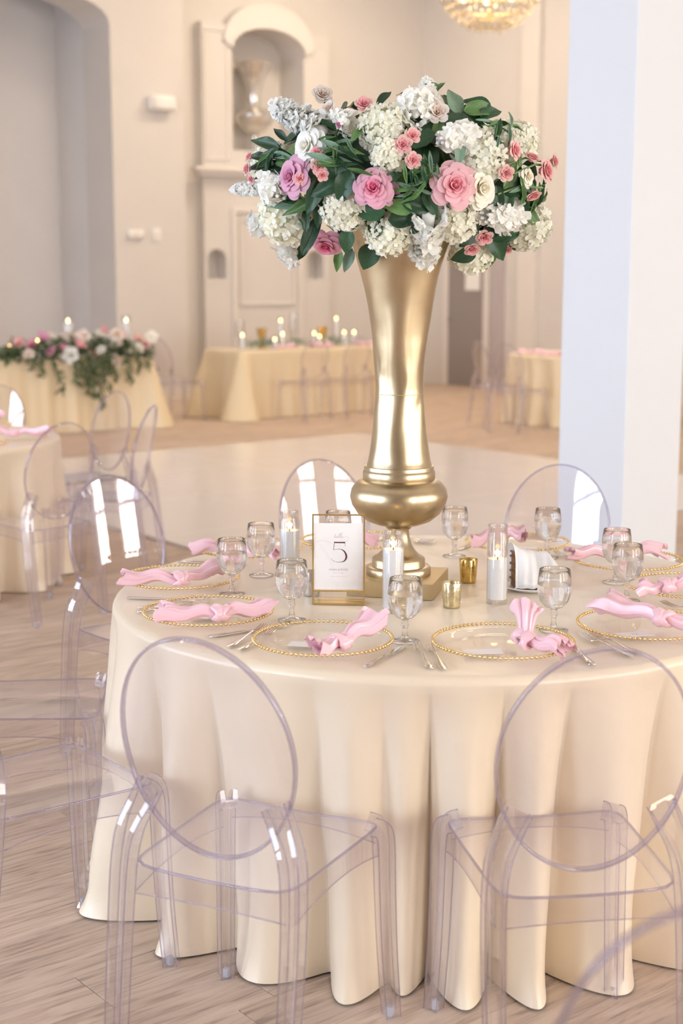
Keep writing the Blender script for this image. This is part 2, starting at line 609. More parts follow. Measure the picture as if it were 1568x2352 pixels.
ZC = 6.6
o = room('wall_far', pierced(MB(), -4.6, 10.56, 0, ZC, [(6.3, 9.47, 0.0, 4.78, 0.42)], 16.33, 17.03), M['wall'], smooth=False)
o['label'] = 'cream painted wall with a wide arched opening'
room('wall_alcove', MB().box(5.4, 9.75, 17.95, 18.15, 0, ZC).box(9.56, 9.75, 17.03, 17.95, 0, ZC), M['wall_grey'], smooth=False)
room('baseboard_far', MB().box(9.47, 10.575, 16.312, 16.33, 0, 0.16).box(10.56, 10.575, 16.33, 16.65, 0, 0.16), M['trim'], smooth=False, bevel=0.004)
room('wall_fireplace', MB().box(10.3, 10.96, 16.65, 17.2, 0, ZC).box(13.13, 15.3, 16.65, 17.2, 0, ZC).box(10.96, 13.13, 16.65, 17.2, 5.0, ZC), M['wall'], smooth=False)
# chimney breast with its niches
cb = MB()
pierced(cb, 10.96, 13.13, 3.02, 5.0, [(11.45, 12.68, 3.35, 4.70, 0.30)], 16.5, 17.06)
cb.box(11.3, 12.8, 17.06, 17.2, 3.02, 5.3)
pierced(cb, 10.96, 13.13, 0, 3.02, [(11.01, 11.32, 1.61, 1.87, 0.14), (12.72, 13.03, 1.61, 1.87, 0.14)], 16.5, 16.74)
cb.box(10.96, 13.13, 16.74, 16.84, 0, 3.02)
br = room('chimney_breast', cb, M['wall'], smooth=False)
br['label'] = 'cream chimney breast with arched niche and mantel shelf'
MB().box(10.76, 13.33, 16.34, 16.5, 3.04, 3.10).box(10.84, 13.25, 16.40, 16.5, 2.98, 3.04).build('mantel_shelf', M['trim'], br, smooth=False, bevel=0.01)
mb = MB()
ia, oa = arc(11.45, 12.68, 4.70, 0.30, 24), arc(11.30, 12.83, 4.78, 0.55, 24)
for k in range(24):
    (xa, za), (xb, zb), (xc, zc_), (xd, zd) = ia[k], ia[k + 1], oa[k + 1], oa[k]
    mb.prism([(xa, za), (xb, zb), (xc, zc_), (xd, zd)], 16.45, 16.66)
mb.build('arch_moulding', M['trim'], br, smooth=False)


def frame_bars(x0, x1, z0, z1, w_, y0, y1):
    return MB().box(x0, x0 + w_, y0, y1, z0, z1).box(x1 - w_, x1, y0, y1, z0, z1).box(x0 + w_, x1 - w_, y0, y1, z1 - w_, z1).box(x0 + w_, x1 - w_, y0, y1, z0, z0 + w_)


frame_bars(11.40, 12.62, 0.02, 2.58, 0.07, 16.455, 16.5).build('panel_moulding', M['trim'], br, smooth=False, bevel=0.01)
frame_bars(11.53, 12.49, 1.24, 2.44, 0.04, 16.47, 16.5).build('panel_moulding', M['trim'], br, smooth=False, bevel=0.008)
frame_bars(10.99, 11.38, 3.2, 4.92, 0.03, 16.482, 16.5).build('panel_moulding', M['trim'], br, smooth=False, bevel=0.006)

o = room('wall_right', MB().box(15.08, 15.3, -4.6, 17.2, 0, ZC), M['wall'], smooth=False)
room('baseboard_right', MB().box(15.06, 15.08, -4.6, 15.15, 0, 0.14), M['trim'], smooth=False)
room('trim_1', MB().box(14.98, 15.08, 14.16, 14.50, 0, ZC), M['trim'], smooth=False, bevel=0.01)
d1 = room('door_1', MB().box(15.05, 15.085, 15.23, 16.0, 0.01, 2.25), M['door'], smooth=False)
d1['label'] = 'dark grey door in the far right wall'
MB().box(15.042, 15.05, 15.32, 15.63, 1.44, 1.78).build('white_panel', M['plastic'], d1, smooth=False, bevel=0.03, segs=3, label='white rounded panel')  # plain white panel with rounded edges on the door
MB().box(15.03, 15.08, 15.12, 15.23, 0, 2.35).box(15.03, 15.08, 16.0, 16.1, 0, 2.35).box(15.03, 15.08, 15.12, 16.1, 2.25, 2.35).build('door_frame', M['trim'], d1, smooth=False)
MB().lathe([(0, 0), (.012, 0), (.012, .04), (.026, .05), (.026, .075), (0, .085)], 12).build('door_knob', M['silver'], d1, (15.05, 15.93, 1.0), (0, -PI / 2, 0))
d2 = room('door_2', MB().box(15.05, 15.085, 14.83, 15.10, 0.01, 2.3), P('mauve_panel', (0.46, 0.41, 0.41), 0.5), smooth=False)
d2['label'] = 'narrow mauve grey panel beside the dark door'

holes = [(c - .8, c + .8, .5, 2.85, .8) for c in WIN_BACK]
room('wall_rear', pierced(MB(), -4.6, 15.3, 0, ZC, holes, -4.9, -4.6), M['wall'], smooth=False)
ws = pierced(MB(), -4.6, 17.03, 0, ZC, [(c - .8, c + .8, .5, 2.85, .8) for c in WIN_SIDE], 4.6, 4.9).build('wall_left', M['wall'], None, rot=(0, 0, RA + PI / 2), smooth=False)
ws['kind'] = 'structure'
wi = 0
for c in WIN_BACK + WIN_SIDE:
    wi += 1
    side = wi > len(WIN_BACK)
    y0, y1 = (4.70, 4.74) if side else (-4.74, -4.70)
    mb = MB()
    for k in (-.8, -.02, .76): mb.box(c + k, c + k + .04, y0, y1, .5, 3.62 if k == -.02 else 2.9)
    for z in (.5, 1.28, 2.06, 2.84): mb.box(c - .8, c + .8, y0, y1, z, z + .04)
    o = mb.build('window_%d' % wi, M['plastic'], None, rot=(0, 0, RA + (PI / 2 if side else 0)), smooth=False)
    o['kind'] = 'structure'
room('ceiling', MB().box(-4.9, 15.3, -4.9, 18.2, ZC, ZC + .1), M['ceiling'], smooth=False)
o = room('column', MB().box(5.296, 5.716, 4.394, 4.814, 0, ZC), M['column'], smooth=False, bevel=0.006)
o['label'] = 'white square column behind the laid table'
room('baseboard_column', MB().box(5.28, 5.73, 4.378, 4.83, 0, .14), M['column'], smooth=False, bevel=0.006)

# fittings on the wall
def wall_box(name, label, cat, a0, a1, z0, z1, dep, mat, bev, **kw):
    o = MB().box(-(a1 - a0) / 2, (a1 - a0) / 2, -dep - .002, -.002, 0, z1 - z0).build(name, mat, None, RW((a0 + a1) / 2, 16.33, z0), (0, 0, RA), bevel=bev, segs=3)
    return tag(o, label, cat)


s = wall_box('alarm_horn', 'white rounded alarm horn high on the cream wall', 'alarm', 9.98, 10.36, 3.76, 3.95, .14, M['plastic'], .05)
MB().box(-.18, -.10, -.145, -.05, .02, .17).build('lens', M['glass'], s, bevel=.01)
s = wall_box('thermostat', 'small white thermostat on the cream wall left of the switch', 'thermostat', 9.66, 9.88, 2.13, 2.23, .05, M['plastic'], .02)
MB().box(-.06, .04, -.053, -.05, .03, .075).build('display', M['plastic_warm'], s)
s = wall_box('light_switch', 'small white light switch plate beside the thermostat', 'switch', 10.03, 10.15, 2.10, 2.26, .02, M['plastic'], .008)
MB().box(-.02, .02, -.032, -.02, .05, .11).build('rocker', M['plastic_warm'], s, bevel=.003)

# hurricane vase in the arched niche
hv = thing('hurricane_vase', 'tall silvered glass vase in the arched wall niche', 'vase', RW(11.98, 16.74, 3.352), RA)
MB().lathe([(0, 0), (.17, 0), (.17, .02), (.05, .05), (.035, .18), (.04, .22)], 28).build('foot', M['mirror'], hv)
MB().lathe([(.04, .22), (.16, .30), (.26, .42), (.27, .50), (.22, .57), (.08, .62), (.09, .66)], 28).build('bulb', M['mirror'], hv)
MB().lathe([(.09, .66), (.10, .72), (.12, .90), (.17, 1.05), (.26, 1.20), (.27, 1.22), (.25, 1.215), (.16, 1.05), (.11, .90), (.09, .72), (.0, .68)], 28).build('trumpet', M['mirror'], hv)

# chandelier
ch = thing('chandelier', 'crystal chandelier with warm bulbs hanging at the top of the picture', 'chandelier', (1.30, 13.0, 3.72))
cr = MB()
rc = random.Random(5)
def octa(mb, c, r, h):
    x, y, z = c
    vs = [(x + r, y, z), (x, y + r, z), (x - r, y, z), (x, y - r, z), (x, y, z + h), (x, y, z - h)]
    mb.add(vs, [(0, 1, 4), (1, 2, 4), (2, 3, 4), (3, 0, 4), (1, 0, 5), (2, 1, 5), (3, 2, 5), (0, 3, 5)])
for t in range(9):
    r = .46 * math.sin(PI / 2 * (t + .6) / 9)
    z = .42 * (1 - math.cos(PI / 2 * (t + .6) / 9)) + .04
    n = max(4, int(2 * PI * r / .055))
    for i in range(n):
        a = 2 * PI * (i + .5 * (t % 2)) / n
        octa(cr, (r * math.cos(a), r * math.sin(a), z + rc.uniform(-.02, .02)), .016, .028)
cr.build('crystals', M['crystal'], ch, smooth=False, kind='stuff')
for r, z in ((.46, .48), (.33, .22), (.17, .09)):
    MB().tube([(r * math.cos(2 * PI * i / 40), r * math.sin(2 * PI * i / 40), z) for i in range(40)], .008, 6, closed=True).build('ring', M['gold_frame'], ch)
MB().tube([(0, 0, .1), (0, 0, 2.88)], .012, 8).build('rod', M['gold_frame'], ch)
for i in range(8):
    a = 2 * PI * i / 8
    MB().lathe([(0, 0), (.022, .015), (.028, .04), (.012, .07), (0, .085)], 10).build('light_bulb', M['bulb'], ch, (.3 * math.cos(a), .3 * math.sin(a), .30))
pl = bpy.data.lights.new('chandelier_glow', 'POINT'); pl.energy = 50; pl.color = (1, .72, .42); pl.shadow_soft_size = .25
po = bpy.data.objects.new('chandelier_glow', pl); COL.objects.link(po); po.parent = ch; po.location = (0, 0, .42)
# ------------------------------------------------------------------ cloths and tables
def fold_fn(ridges, seed, n_extra):
    """outward folds: list of (angle, half width, strength), all in radians round the edge"""
    r = random.Random(seed)
    fl = list(ridges)
    for k in range(n_extra[0]):
        fl.append((n_extra[1] + (n_extra[2] - n_extra[1]) * (k + .5 + r.uniform(-.2, .2)) / n_extra[0], r.uniform(.10, .17), r.uniform(.7, 1.25)))
    def f(t):
        v, m_ = 0, 0
        for a, w_, s in fl:
            d = (t - a + PI) % (2 * PI) - PI
            x = d / w_
            if abs(x) < 1.35:
                v += s * math.cos(x * PI / 2.7) ** 2
            if abs(x) < 1.2:
                m_ = max(m_, s * math.sqrt(1 - (x / 1.2) ** 2))
        return .45 * min(v, 1.25) + .55 * m_
    return f


def round_cloth(R, h, fold, seed, nt=720, pushed=()):
    """cloth over a round table: top disc, soft edge, folds that open towards the floor"""
    r = random.Random(seed)
    ph = [r.uniform(0, 6.28) for _ in range(6)]
    rows = []
    for k in range(9): rows.append(('top', R * (k / 8) * 0.985))
    for k in range(1, 6): rows.append(('edge', k / 5))
    nd = 26
    for k in range(1, nd + 1): rows.append(('drop', k / nd))
    er = 0.022
    def inset(t):
        """the cloth is pushed in where chairs stand against it"""
        return .108 + sum(.062 * math.exp(-(((t - a + PI) % (2 * PI) - PI) / .40) ** 2) for a in pushed)
    mb = MB()
    vs, fs = [], []
    for kind, q in rows:
        for i in range(nt):
            t = 2 * PI * i / nt
            if kind == 'top':
                z = h + .0012 * math.sin(5 * t + ph[0]) * math.sin(q * 22 + ph[1])
                rr = q
            elif kind == 'edge':
                rr = R * .985 + er * math.sin(q * PI / 2)
                z = h - er * (1 - math.cos(q * PI / 2))
            else:
                fo = fold(t)
                amp = .178 * (q ** .72)
                rr = R * .985 + er - inset(t) * q ** .62 + amp * fo + .006 * math.sin(9 * t + ph[2] + 3 * q) * q
                rr += .010 * math.sin(4 * q * PI + 6 * t + ph[3]) * q * .5
                z = (h - er) * (1 - q) + .006 * q
                if q > .9: rr += .03 * ((q - .9) / .1) ** 2 * max(0, fo - .4)
            vs.append((rr * math.cos(t), rr * math.sin(t), z))
    for j in range(len(rows) - 1):
        for i in range(nt):
            i2 = (i + 1) % nt
            if j == 0 and True:
                fs.append((i, (j + 1) * nt + i2, (j + 1) * nt + i)) if False else None
            fs.append((j * nt + i, j * nt + i2, (j + 1) * nt + i2, (j + 1) * nt + i))
    vs = [(0.0001 * math.cos(2 * PI * i / nt), .0001 * math.sin(2 * PI * i / nt), h) if i < nt else v for i, v in enumerate(vs)]
    fs = [f for f in fs if f]
    return mb.add(vs, fs)


def rect_cloth(L, W, h, seed):
    """cloth over a long table, centred on its base; gathers at the four corners"""
    r = random.Random(seed)
    rc_, pts = .03, []
    def corner(cx, cy, a0):
        for k in range(9):
            a = a0 + PI / 2 * k / 8
            pts.append((cx + rc_ * math.cos(a), cy + rc_ * math.sin(a), math.cos(a), math.sin(a), 1.0))
    def edge(x0, y0, x1, y1, nx, ny, n):
        for k in range(1, n):
            q = k / n
            c = min(q, 1 - q) * math.hypot(x1 - x0, y1 - y0)
            pts.append((lerp(x0, x1, q), lerp(y0, y1, q), nx, ny, math.exp(-(c / .10) ** 2)))
    x, y = L / 2, W / 2
    corner(x - rc_, y - rc_, 0); edge(x - rc_, y, -x + rc_, y, 0, 1, 70)
    corner(-x + rc_, y - rc_, PI / 2); edge(-x, y - rc_, -x, -y + rc_, -1, 0, 26)
    corner(-x + rc_, -y + rc_, PI); edge(-x + rc_, -y, x - rc_, -y, 0, -1, 70)
    corner(x - rc_, -y + rc_, 1.5 * PI); edge(x, -y + rc_, x, y - rc_, 1, 0, 26)
    n = len(pts)
    vs, fs = [], []
    rows = [('t', 0.0), ('t', .5), ('t', .98), ('e', .5), ('e', 1)] + [('d', k / 14) for k in range(1, 15)]
    for kind, q in rows:
        for i, (px, py, nx, ny, c) in enumerate(pts):
            if kind == 't': vs.append((px * q, py * q, h))
            elif kind == 'e': vs.append((px + nx * .012 * q, py + ny * .012 * q, h - .012 * q))
            else:
                f = .22 * c * q ** 1.1 + .020 * q * math.sin(px * 17 + py * 23 + r.uniform(-.05, .05)) + .012 * q * math.sin(px * 41 + py * 37)
                f += .03 * q
                vs.append((px + nx * (.012 + f), py + ny * (.012 + f), (h - .012) * (1 - q) + .006))
    for j in range(len(rows) - 1):
        for i in range(n):
            fs.append((j * n + i, j * n + (i + 1) % n, (j + 1) * n + (i + 1) % n, (j + 1) * n + i))
    return MB().add(vs, fs)


def deg(*a): return [math.radians(x) for x in a]


TC = (0.25, 3.79)
TR = 0.855
# folds seen on the near side; angle 0 is +x, the camera side is -90 degrees
ridges = [(math.radians(-90 + d), math.radians(w_), s) for d, w_, s in
          ((-84, 8, 1.0), (-67, 8, 1.2), (-48, 6, 1.0), (-31, 9, 0.85), (-16, 5, 1.0), (-8, 3.2, .7), (1.5, 4.6, .95), (12, 4.2, 1.0), (25.5, 7, .95), (43, 7.5, 1.0), (61, 7, .9), (79, 8, 1.0))]
cl = round_cloth(TR, TZ, fold_fn(ridges, 1, (9, math.radians(5), math.radians(175))), 1, pushed=deg(-114, -76)).build('tablecloth', M['satin'], None, (TC[0], TC[1], 0), angle=180)
tag(cl, 'champagne satin cloth draped over the near round table with the gold vase', 'tablecloth')
cl2 = round_cloth(.87, .755, fold_fn([], 4, (20, 0, 2 * PI)), 4, 300).build('tablecloth', M['satin'], None, (-2.40, 7.58, 0), angle=180)
tag(cl2, 'champagne cloth on the round table at the left edge', 'tablecloth')
cl3 = round_cloth(.87, .765, fold_fn([], 9, (22, 0, 2 * PI)), 9, 300).build('tablecloth', M['satin_far'], None, (2.78, 16.25, 0), angle=180)
tag(cl3, 'golden cloth on the far round table beside the white column', 'tablecloth')
sw = rect_cloth(2.44, .80, .785, 2).build('tablecloth', M['satin_far'], None, RW(6.98, 13.80), (0, 0, RA), angle=60)
tag(sw, 'golden cloth on the long head table under the flower garland', 'tablecloth')
fc = rect_cloth(2.44, .76, .79, 7).build('tablecloth', M['satin_far'], None, RW(10.60, 13.78), (0, 0, RA), angle=60)
tag(fc, 'golden cloth on the far long table with rows of candles', 'tablecloth')


# ------------------------------------------------------------------ clear oval-backed chairs
def u_sec(w_, d):
    return [(-w_ / 2, -d / 2), (w_ / 2, -d / 2), (w_ / 2, d / 2), (w_ / 4, d / 2), (w_ / 5, -d * .05), (-w_ / 5, -d * .05), (-w_ / 4, d / 2), (-w_ / 2, d / 2)]


CZ, CA, CB, CT, CY = .71, .188, .234, .20, -.219
def oval(ang, k=1.0, off=0.0):
    u, v = CA * k * math.cos(ang), CB * k * math.sin(ang)
    bow = 0.55 * u * u
    return Vector((u, CY - v * math.sin(CT) + bow + off * math.cos(CT), CZ + v * math.cos(CT) + off * math.sin(CT)))


def edge_lines(parent, pth, secs, side):
    """the thick corner ribs of a moulded leg, one mesh"""
    mb = MB()
    for k in (0, 1, 2, 7):
        pp = []
        for i, p in enumerate(pth):
            t = (pth[min(i + 1, len(pth) - 1)] - pth[max(i - 1, 0)]).normalized()
            sd = Vector(side); sd = (sd - t * sd.dot(t)).normalized()
            up = t.cross(sd)
            pp.append(p + sd * secs[i][k][0] * .97 + up * secs[i][k][1] * .97)
        mb.tube(pp, .0015, 5)
    mb.build('dark_edge_line', M['acrylic_edge'], parent, angle=180, kind='stuff')


def make_chair():
    t = thing('ghost_chair', 'chair', 'chair')
    A = M['acrylic']
    # oval panel, thin, slightly bowed
    vs, fs, n, rings = [], [], 56, 9
    for side, off in ((0, .003), (1, -.003)):
        for j in range(rings + 1):
            for i in range(n): vs.append(oval(2 * PI * i / n, max(j, .02) / rings * .975, off))
    m_ = (rings + 1) * n
    for side in (0, 1):
        for j in range(rings):
            for i in range(n):
                i2 = (i + 1) % n
                q = (side * m_ + j * n + i, side * m_ + j * n + i2, side * m_ + (j + 1) * n + i2, side * m_ + (j + 1) * n + i)
                fs.append(q if side == 0 else q[::-1])
        c = tuple(side * m_ + i for i in range(n))
        fs.append(c[::-1] if side == 0 else c)
    for i in range(n):
        i2 = (i + 1) % n
        fs.append((rings * n + i, rings * n + i2, m_ + rings * n + i2, m_ + rings * n + i))
    MB().add(vs, fs).build('back_panel', A, t, angle=50)
    # deep rim round it
    path = [oval(2 * PI * i / 72) for i in range(72)]
    sec = [(.0070 * math.copysign(abs(math.cos(q)) ** .7, math.cos(q)), .0036 * math.copysign(abs(math.sin(q)) ** .7, math.sin(q))) for q in [2 * PI * k / 12 for k in range(12)]]
    MB().sweep(path, [sec] * 72, (0, math.cos(CT), math.sin(CT)), closed=True).build('back_rim', M['acrylic_edge'], t, angle=60)
    # seat
    def seat_pt(a, b, top):
        x, y = a * 2 - 1, b * 2 - 1
        hw = lerp(.178, .194, b)
        cr_ = 1 - .07 * (abs(x) * abs(y)) ** 8
        z = .452 - .010 * (1 - x * x) * (1 - .3 * y * y) - .012 * max(0, y - .6) ** 2
        return (x * hw * cr_, lerp(-.205, .205, b) * cr_, z if top else z - .007)
    vs, fs, k = [], [], 14
    for top in (1, 0):
        for j in range(k + 1):
            for i in range(k + 1): vs.append(seat_pt(i / k, j / k, top))
    m_ = (k + 1) ** 2
    for j in range(k):
        for i in range(k):
            q = (j * (k + 1) + i, j * (k + 1) + i + 1, (j + 1) * (k + 1) + i + 1, (j + 1) * (k + 1) + i)
            fs.append(q); fs.append(tuple(m_ + x for x in q[::-1]))
    edge = [i for i in range(k + 1)] + [j * (k + 1) + k for j in range(1, k + 1)] + [k * (k + 1) + i for i in range(k - 1, -1, -1)] + [j * (k + 1) for j in range(k - 1, 0, -1)]
    for a, b in zip(edge, edge[1:] + edge[:1]): fs.append((a, b, m_ + b, m_ + a))
    MB().add(vs, fs).build('seat', A, t, angle=40)
    ring = [Vector(seat_pt(a, b, 1)) + Vector((0, 0, -.0035)) for a, b in [(i / 14, 0) for i in range(14)] + [(1, i / 14) for i in range(14)] + [(1 - i / 14, 1) for i in range(14)] + [(0, 1 - i / 14) for i in range(14)]]
    MB().tube(ring, .0030, 8, closed=True).build('seat_edge', M['acrylic_edge'], t, angle=180)  # tinted tube added as the dark outline of the clear seat
    # rails under the seat
    def rail(p, q, z0, z1, arch):
        n_ = 12
        pth, secs = [], []
        p, q = Vector(p), Vector(q)
        for i in range(n_ + 1):
            f = i / n_
            pth.append(p.lerp(q, f))
            lo = z0 + arch * (1 - (2 * f - 1) ** 2)
            secs.append([(.0025, lo), (.0025, z1), (-.0025, z1), (-.0025, lo)])
        d = (q - p).normalized()
        sd = Vector((-d.y, d.x, 0))
        vs_, fs_ = [], []
        for P0, S in zip(pth, secs):
            for a, z in S: vs_.append(P0 + sd * a + Vector((0, 0, z)))
        for i in range(n_):
            for c in range(4): fs_.append((i * 4 + c, i * 4 + (c + 1) % 4, i * 4 + 4 + (c + 1) % 4, i * 4 + 4 + c))
        fs_ += [(3, 2, 1, 0), tuple(n_ * 4 + c for c in range(4))]
        rl = MB().add(vs_, fs_).build('seat_rail', A, t, smooth=False)
        MB().tube([P0 + Vector((0, 0, S[0][1])) for P0, S in zip(pth, secs)], .0014, 5).build('lower_edge', M['acrylic_edge'], rl, angle=180)  # tinted tube added as the dark lower outline of the rail
    rail((-.168, -.203, 0), (.168, -.203, 0), .385, .446, .004)
    rail((-.176, .200, 0), (.176, .200, 0), .400, .440, .018)
    for s in (-1, 1):
        rail((s * .180, -.185, 0), (s * .190, .185, 0), .380, .446, .02)
    # legs
    for s in (-1, 1):
        pth = smooth_path([(s * .139, -.187, .612), (s * .158, -.190, .572), (s * .180, -.199, .52), (s * .190, -.209, .45), (s * .193, -.222, .33), (s * .192, -.243, .16), (s * .189, -.262, .002)], 20)
        secs = [u_sec(lerp(.054, .041, min(1, i / 8)) if i < 9 else lerp(.041, .034, (i - 8) / 11), lerp(.020, .040, min(1, i / 7)) if i < 8 else lerp(.040, .032, (i - 7) / 12)) for i in range(20)]
        lg = MB().sweep(pth, secs, (1, 0, 0)).build('leg', M['acrylic_bar'], t, angle=35)
        edge_lines(lg, pth, secs, (1, 0, 0))
        MB().box(-.007, .007, -.009, .004, 0, .022).build('glide', M['glide'], lg, (s * .189, -.258, .001), bevel=.003)
        pth = smooth_path([(s * .172, .182, .449), (s * .188, .197, .438), (s * .1945, .2025, .405), (s * .197, .205, .30), (s * .201, .209, .16), (s * .208, .219, .002)], 18)
        secs = [u_sec(lerp(.040, .031, i / 17), lerp(.042, .034, i / 17)) for i in range(18)]
        lg = MB().sweep(pth, secs, (s * .7, -.7, 0)).build('leg', M['acrylic_bar'], t, angle=35)
        edge_lines(lg, pth, secs, (s * .7, -.7, 0))
        MB().box(-.007, .007, -.007, .007, 0, .022).build('glide', M['glide'], lg, (s * .206, .217, .001), bevel=.003)
    return t


CH = [  # x, y, turn, label, group
    (-.172, 2.794, -.44, 'clear oval-backed chair in front of the table, left of the two nearest', 'chairs round the near table'),
    (.442, 2.748, .15, 'clear oval-backed chair in front of the table, right of the two nearest', 'chairs round the near table'),
    (-.702, 3.159, -.884, 'clear chair at the left edge with only its low seat and legs in the picture', 'chairs round the near table'),
    (-.868, 3.804, -1.499, 'clear chair behind the left edge chair, its seat against the pale cloth', 'chairs round the near table'),
    (-.615, 4.582, -2.366, 'clear chair left of the table with bright window reflections on its oval back', 'chairs round the near table'),
    (.045, 4.982, 3.697, 'clear chair beyond the table behind the table number and tall candle', 'chairs round the near table'),
    (.696, 4.812, 2.774, 'clear chair beyond the table in front of the white column', 'chairs round the near table'),
    (.435, 1.694, -.03, 'blurred clear chair back close to the camera at lower right', None),
    (-1.467, 6.755, .799, 'clear chair pulled to the front right of the left edge table', 'chairs round the left table'),
    (-1.515, 8.26, 2.334, 'clear chair at the back right of the left edge table below hanging greenery', 'chairs round the left table'),
    (-1.255, 7.539, 1.454, 'clear chair seen edge on, right of the left edge table', 'chairs round the left table'),
    (-2.201, 8.682, 2.913, 'clear chair behind the left edge table against the head table cloth', 'chairs round the left table'),
    (*RW(9.92, 12.93)[:2], RA, 'clear chair at the far candle table, leftmost with its back to us', 'chairs at the far tables'),
    (*RW(10.55, 12.95)[:2], RA, 'clear chair at the far candle table, second from the left', 'chairs at the far tables'),
    (*RW(11.18, 12.93)[:2], RA, 'clear chair at the far candle table, next to the gold vase', 'chairs at the far tables'),
    (*RW(8.82, 13.86)[:2], RA - PI / 2, 'clear chair at the left end of the far candle table', 'chairs at the far tables'),
    (1.72, 15.67, -1.20, 'clear chair left of the far round table, in front of the dark door', 'chairs at the far tables'),
    (1.88, 15.10, -.72, 'clear chair at the far round table, nearer to the white column', 'chairs at the far tables'),
]
chair0 = make_chair()
index_kids(chair0)
for i, (x, y, th, lab, grp) in enumerate(CH):
    o = chair0 if i == 0 else copy_tree(chair0)
    o.location = (x, y, 0.0005)
    o.rotation_euler = (0, 0, th)
    tag(o, lab, 'chair', grp)
    if grp is None and 'group' in o: del o['group']
# ------------------------------------------------------------------ tables under the cloths
def hidden_table(name, label, loc, rot, R, L, W, h):
    t = thing(name, label, 'table', loc, rot)
    wd = M['wicker']
    if R:
        MB().lathe([(0, 0), (R, 0), (R, .025), (0, .025)], 40).build('tabletop', wd, t, (0, 0, h - .03), angle=30)
        k = R * .55
        spots = ((k, k), (-k, k), (k, -k), (-k, -k))
    else:
        MB().box(-L / 2, L / 2, -W / 2, W / 2, h - .03, h - .005).build('tabletop', wd, t, smooth=False)
        spots = [(sx * (L / 2 - .2), sy * (W / 2 - .1)) for sx in (-1, 1) for sy in (-1, 1)]
    for x, y in spots:
        MB().tube([(x, y, .005), (x, y, h - .032)], .014, 8).build('leg', M['silver'], t)


hidden_table('round_table', 'round table hidden under the champagne cloth that carries the gold vase', (TC[0], TC[1], 0), 0, .80, 0, 0, TZ)
hidden_table('round_table', 'round table hidden under the cloth at the left edge', (-2.40, 7.58, 0), 0, .80, 0, 0, .755)
hidden_table('round_table', 'far round table hidden under a golden cloth beside the column', (2.78, 16.25, 0), 0, .80, 0, 0, .765)
hidden_table('long_table', 'long head table hidden under the golden cloth below the garland', RW(6.98, 13.80), RA, 0, 2.38, .74, .785)
hidden_table('long_table', 'far long table hidden under the golden cloth with candle rows', RW(10.60, 13.78), RA, 0, 2.38, .70, .79)

# ------------------------------------------------------------------ gold trumpet vase
VX, VY = .155, 3.80
vase = thing('trumpet_vase', 'tall antique gold trumpet vase on a square plinth in the table centre', 'vase', (VX, VY, TZ + .0008))
MB().box(-.117, .117, -.117, .117, 0, .043).build('plinth', M['gold_plinth'], vase, (0, 0, 0), (0, 0, math.radians(-14.4)), bevel=.003)
MB().lathe([(0, .043), (.0875, .043), (.0885, .047), (.0885, .062), (.085, .066), (.073, .067), (.072, .070), (.072, .086), (.068, .091), (.058, .096), (.046, .108), (.036, .125), (.030, .145), (.0275, .162), (.030, .170), (.0, .171)], 48).build('foot', M['gold'], vase, angle=50)
MB().lathe([(0, .170), (.034, .170), (.036, .176), (.060, .181), (.088, .192), (.112, .212), (.127, .236), (.1325, .257), (.128, .279), (.115, .296), (.100, .304), (.0, .304)], 64).build('bulb', M['gold'], vase, angle=60)
MB().lathe([(0, .304), (.096, .304), (.0975, .308), (.0975, .325), (.095, .329), (.0935, .332), (.0945, .336), (.0925, .341), (.0, .341)], 64).build('collar', M['gold'], vase, angle=50)


def dented(prof, n, seed):
    r = random.Random(seed)
    dents = [(r.uniform(0, 6.28), r.uniform(.45, .80), r.uniform(.10, .3), r.uniform(.012, .03), r.uniform(.0006, .0022)) for _ in range(26)]
    mb = MB().lathe(prof, n)
    out = []
    for x, y, z in mb.v:
        rr, a = math.hypot(x, y), math.atan2(y, x)
        d = 0
        for da, dz, wa, wz, s in dents:
            q = (a - da + PI) % (2 * PI) - PI
            d -= s * math.exp(-(q / wa) ** 2 - ((z - dz) / wz) ** 2)
        d += .0007 * math.sin(3 * a + z * 19) + .0006 * math.sin(5 * a - z * 31)
        k = (rr + d) / rr if rr > .01 else 1
        out.append((x * k, y * k, z))
    mb.v = out
    return mb


body = [(.088, .341), (.0845, .352), (.0805, .375), (.0765, .400), (.0728, .430), (.0695, .462), (.0665, .495), (.0645, .525), (.0638, .548), (.0648, .575), (.0672, .610), (.0705, .645), (.0745, .685), (.0795, .722), (.086, .765), (.0945, .810), (.1045, .852), (.1165, .895), (.130, .935), (.1425, .965), (.147, .972), (.146, .976), (.139, .968), (.126, .935), (.112, .895), (.099, .852), (.088, .81), (.078, .76), (.06, .66)]
fine = []
for (r0, z0), (r1, z1) in zip(body, body[1:]):
    for k in range(3): fine.append((lerp(r0, r1, k / 3), lerp(z0, z1, k / 3)))
fine.append(body[-1])
dented(fine, 96, 8).build('trumpet', M['gold'], vase, angle=180)
MB().lathe([(.0645, .533), (.0652, .5335), (.0652, .5345), (.0645, .535)], 64, closed=True).build('seam', M['gold_plinth'], vase)

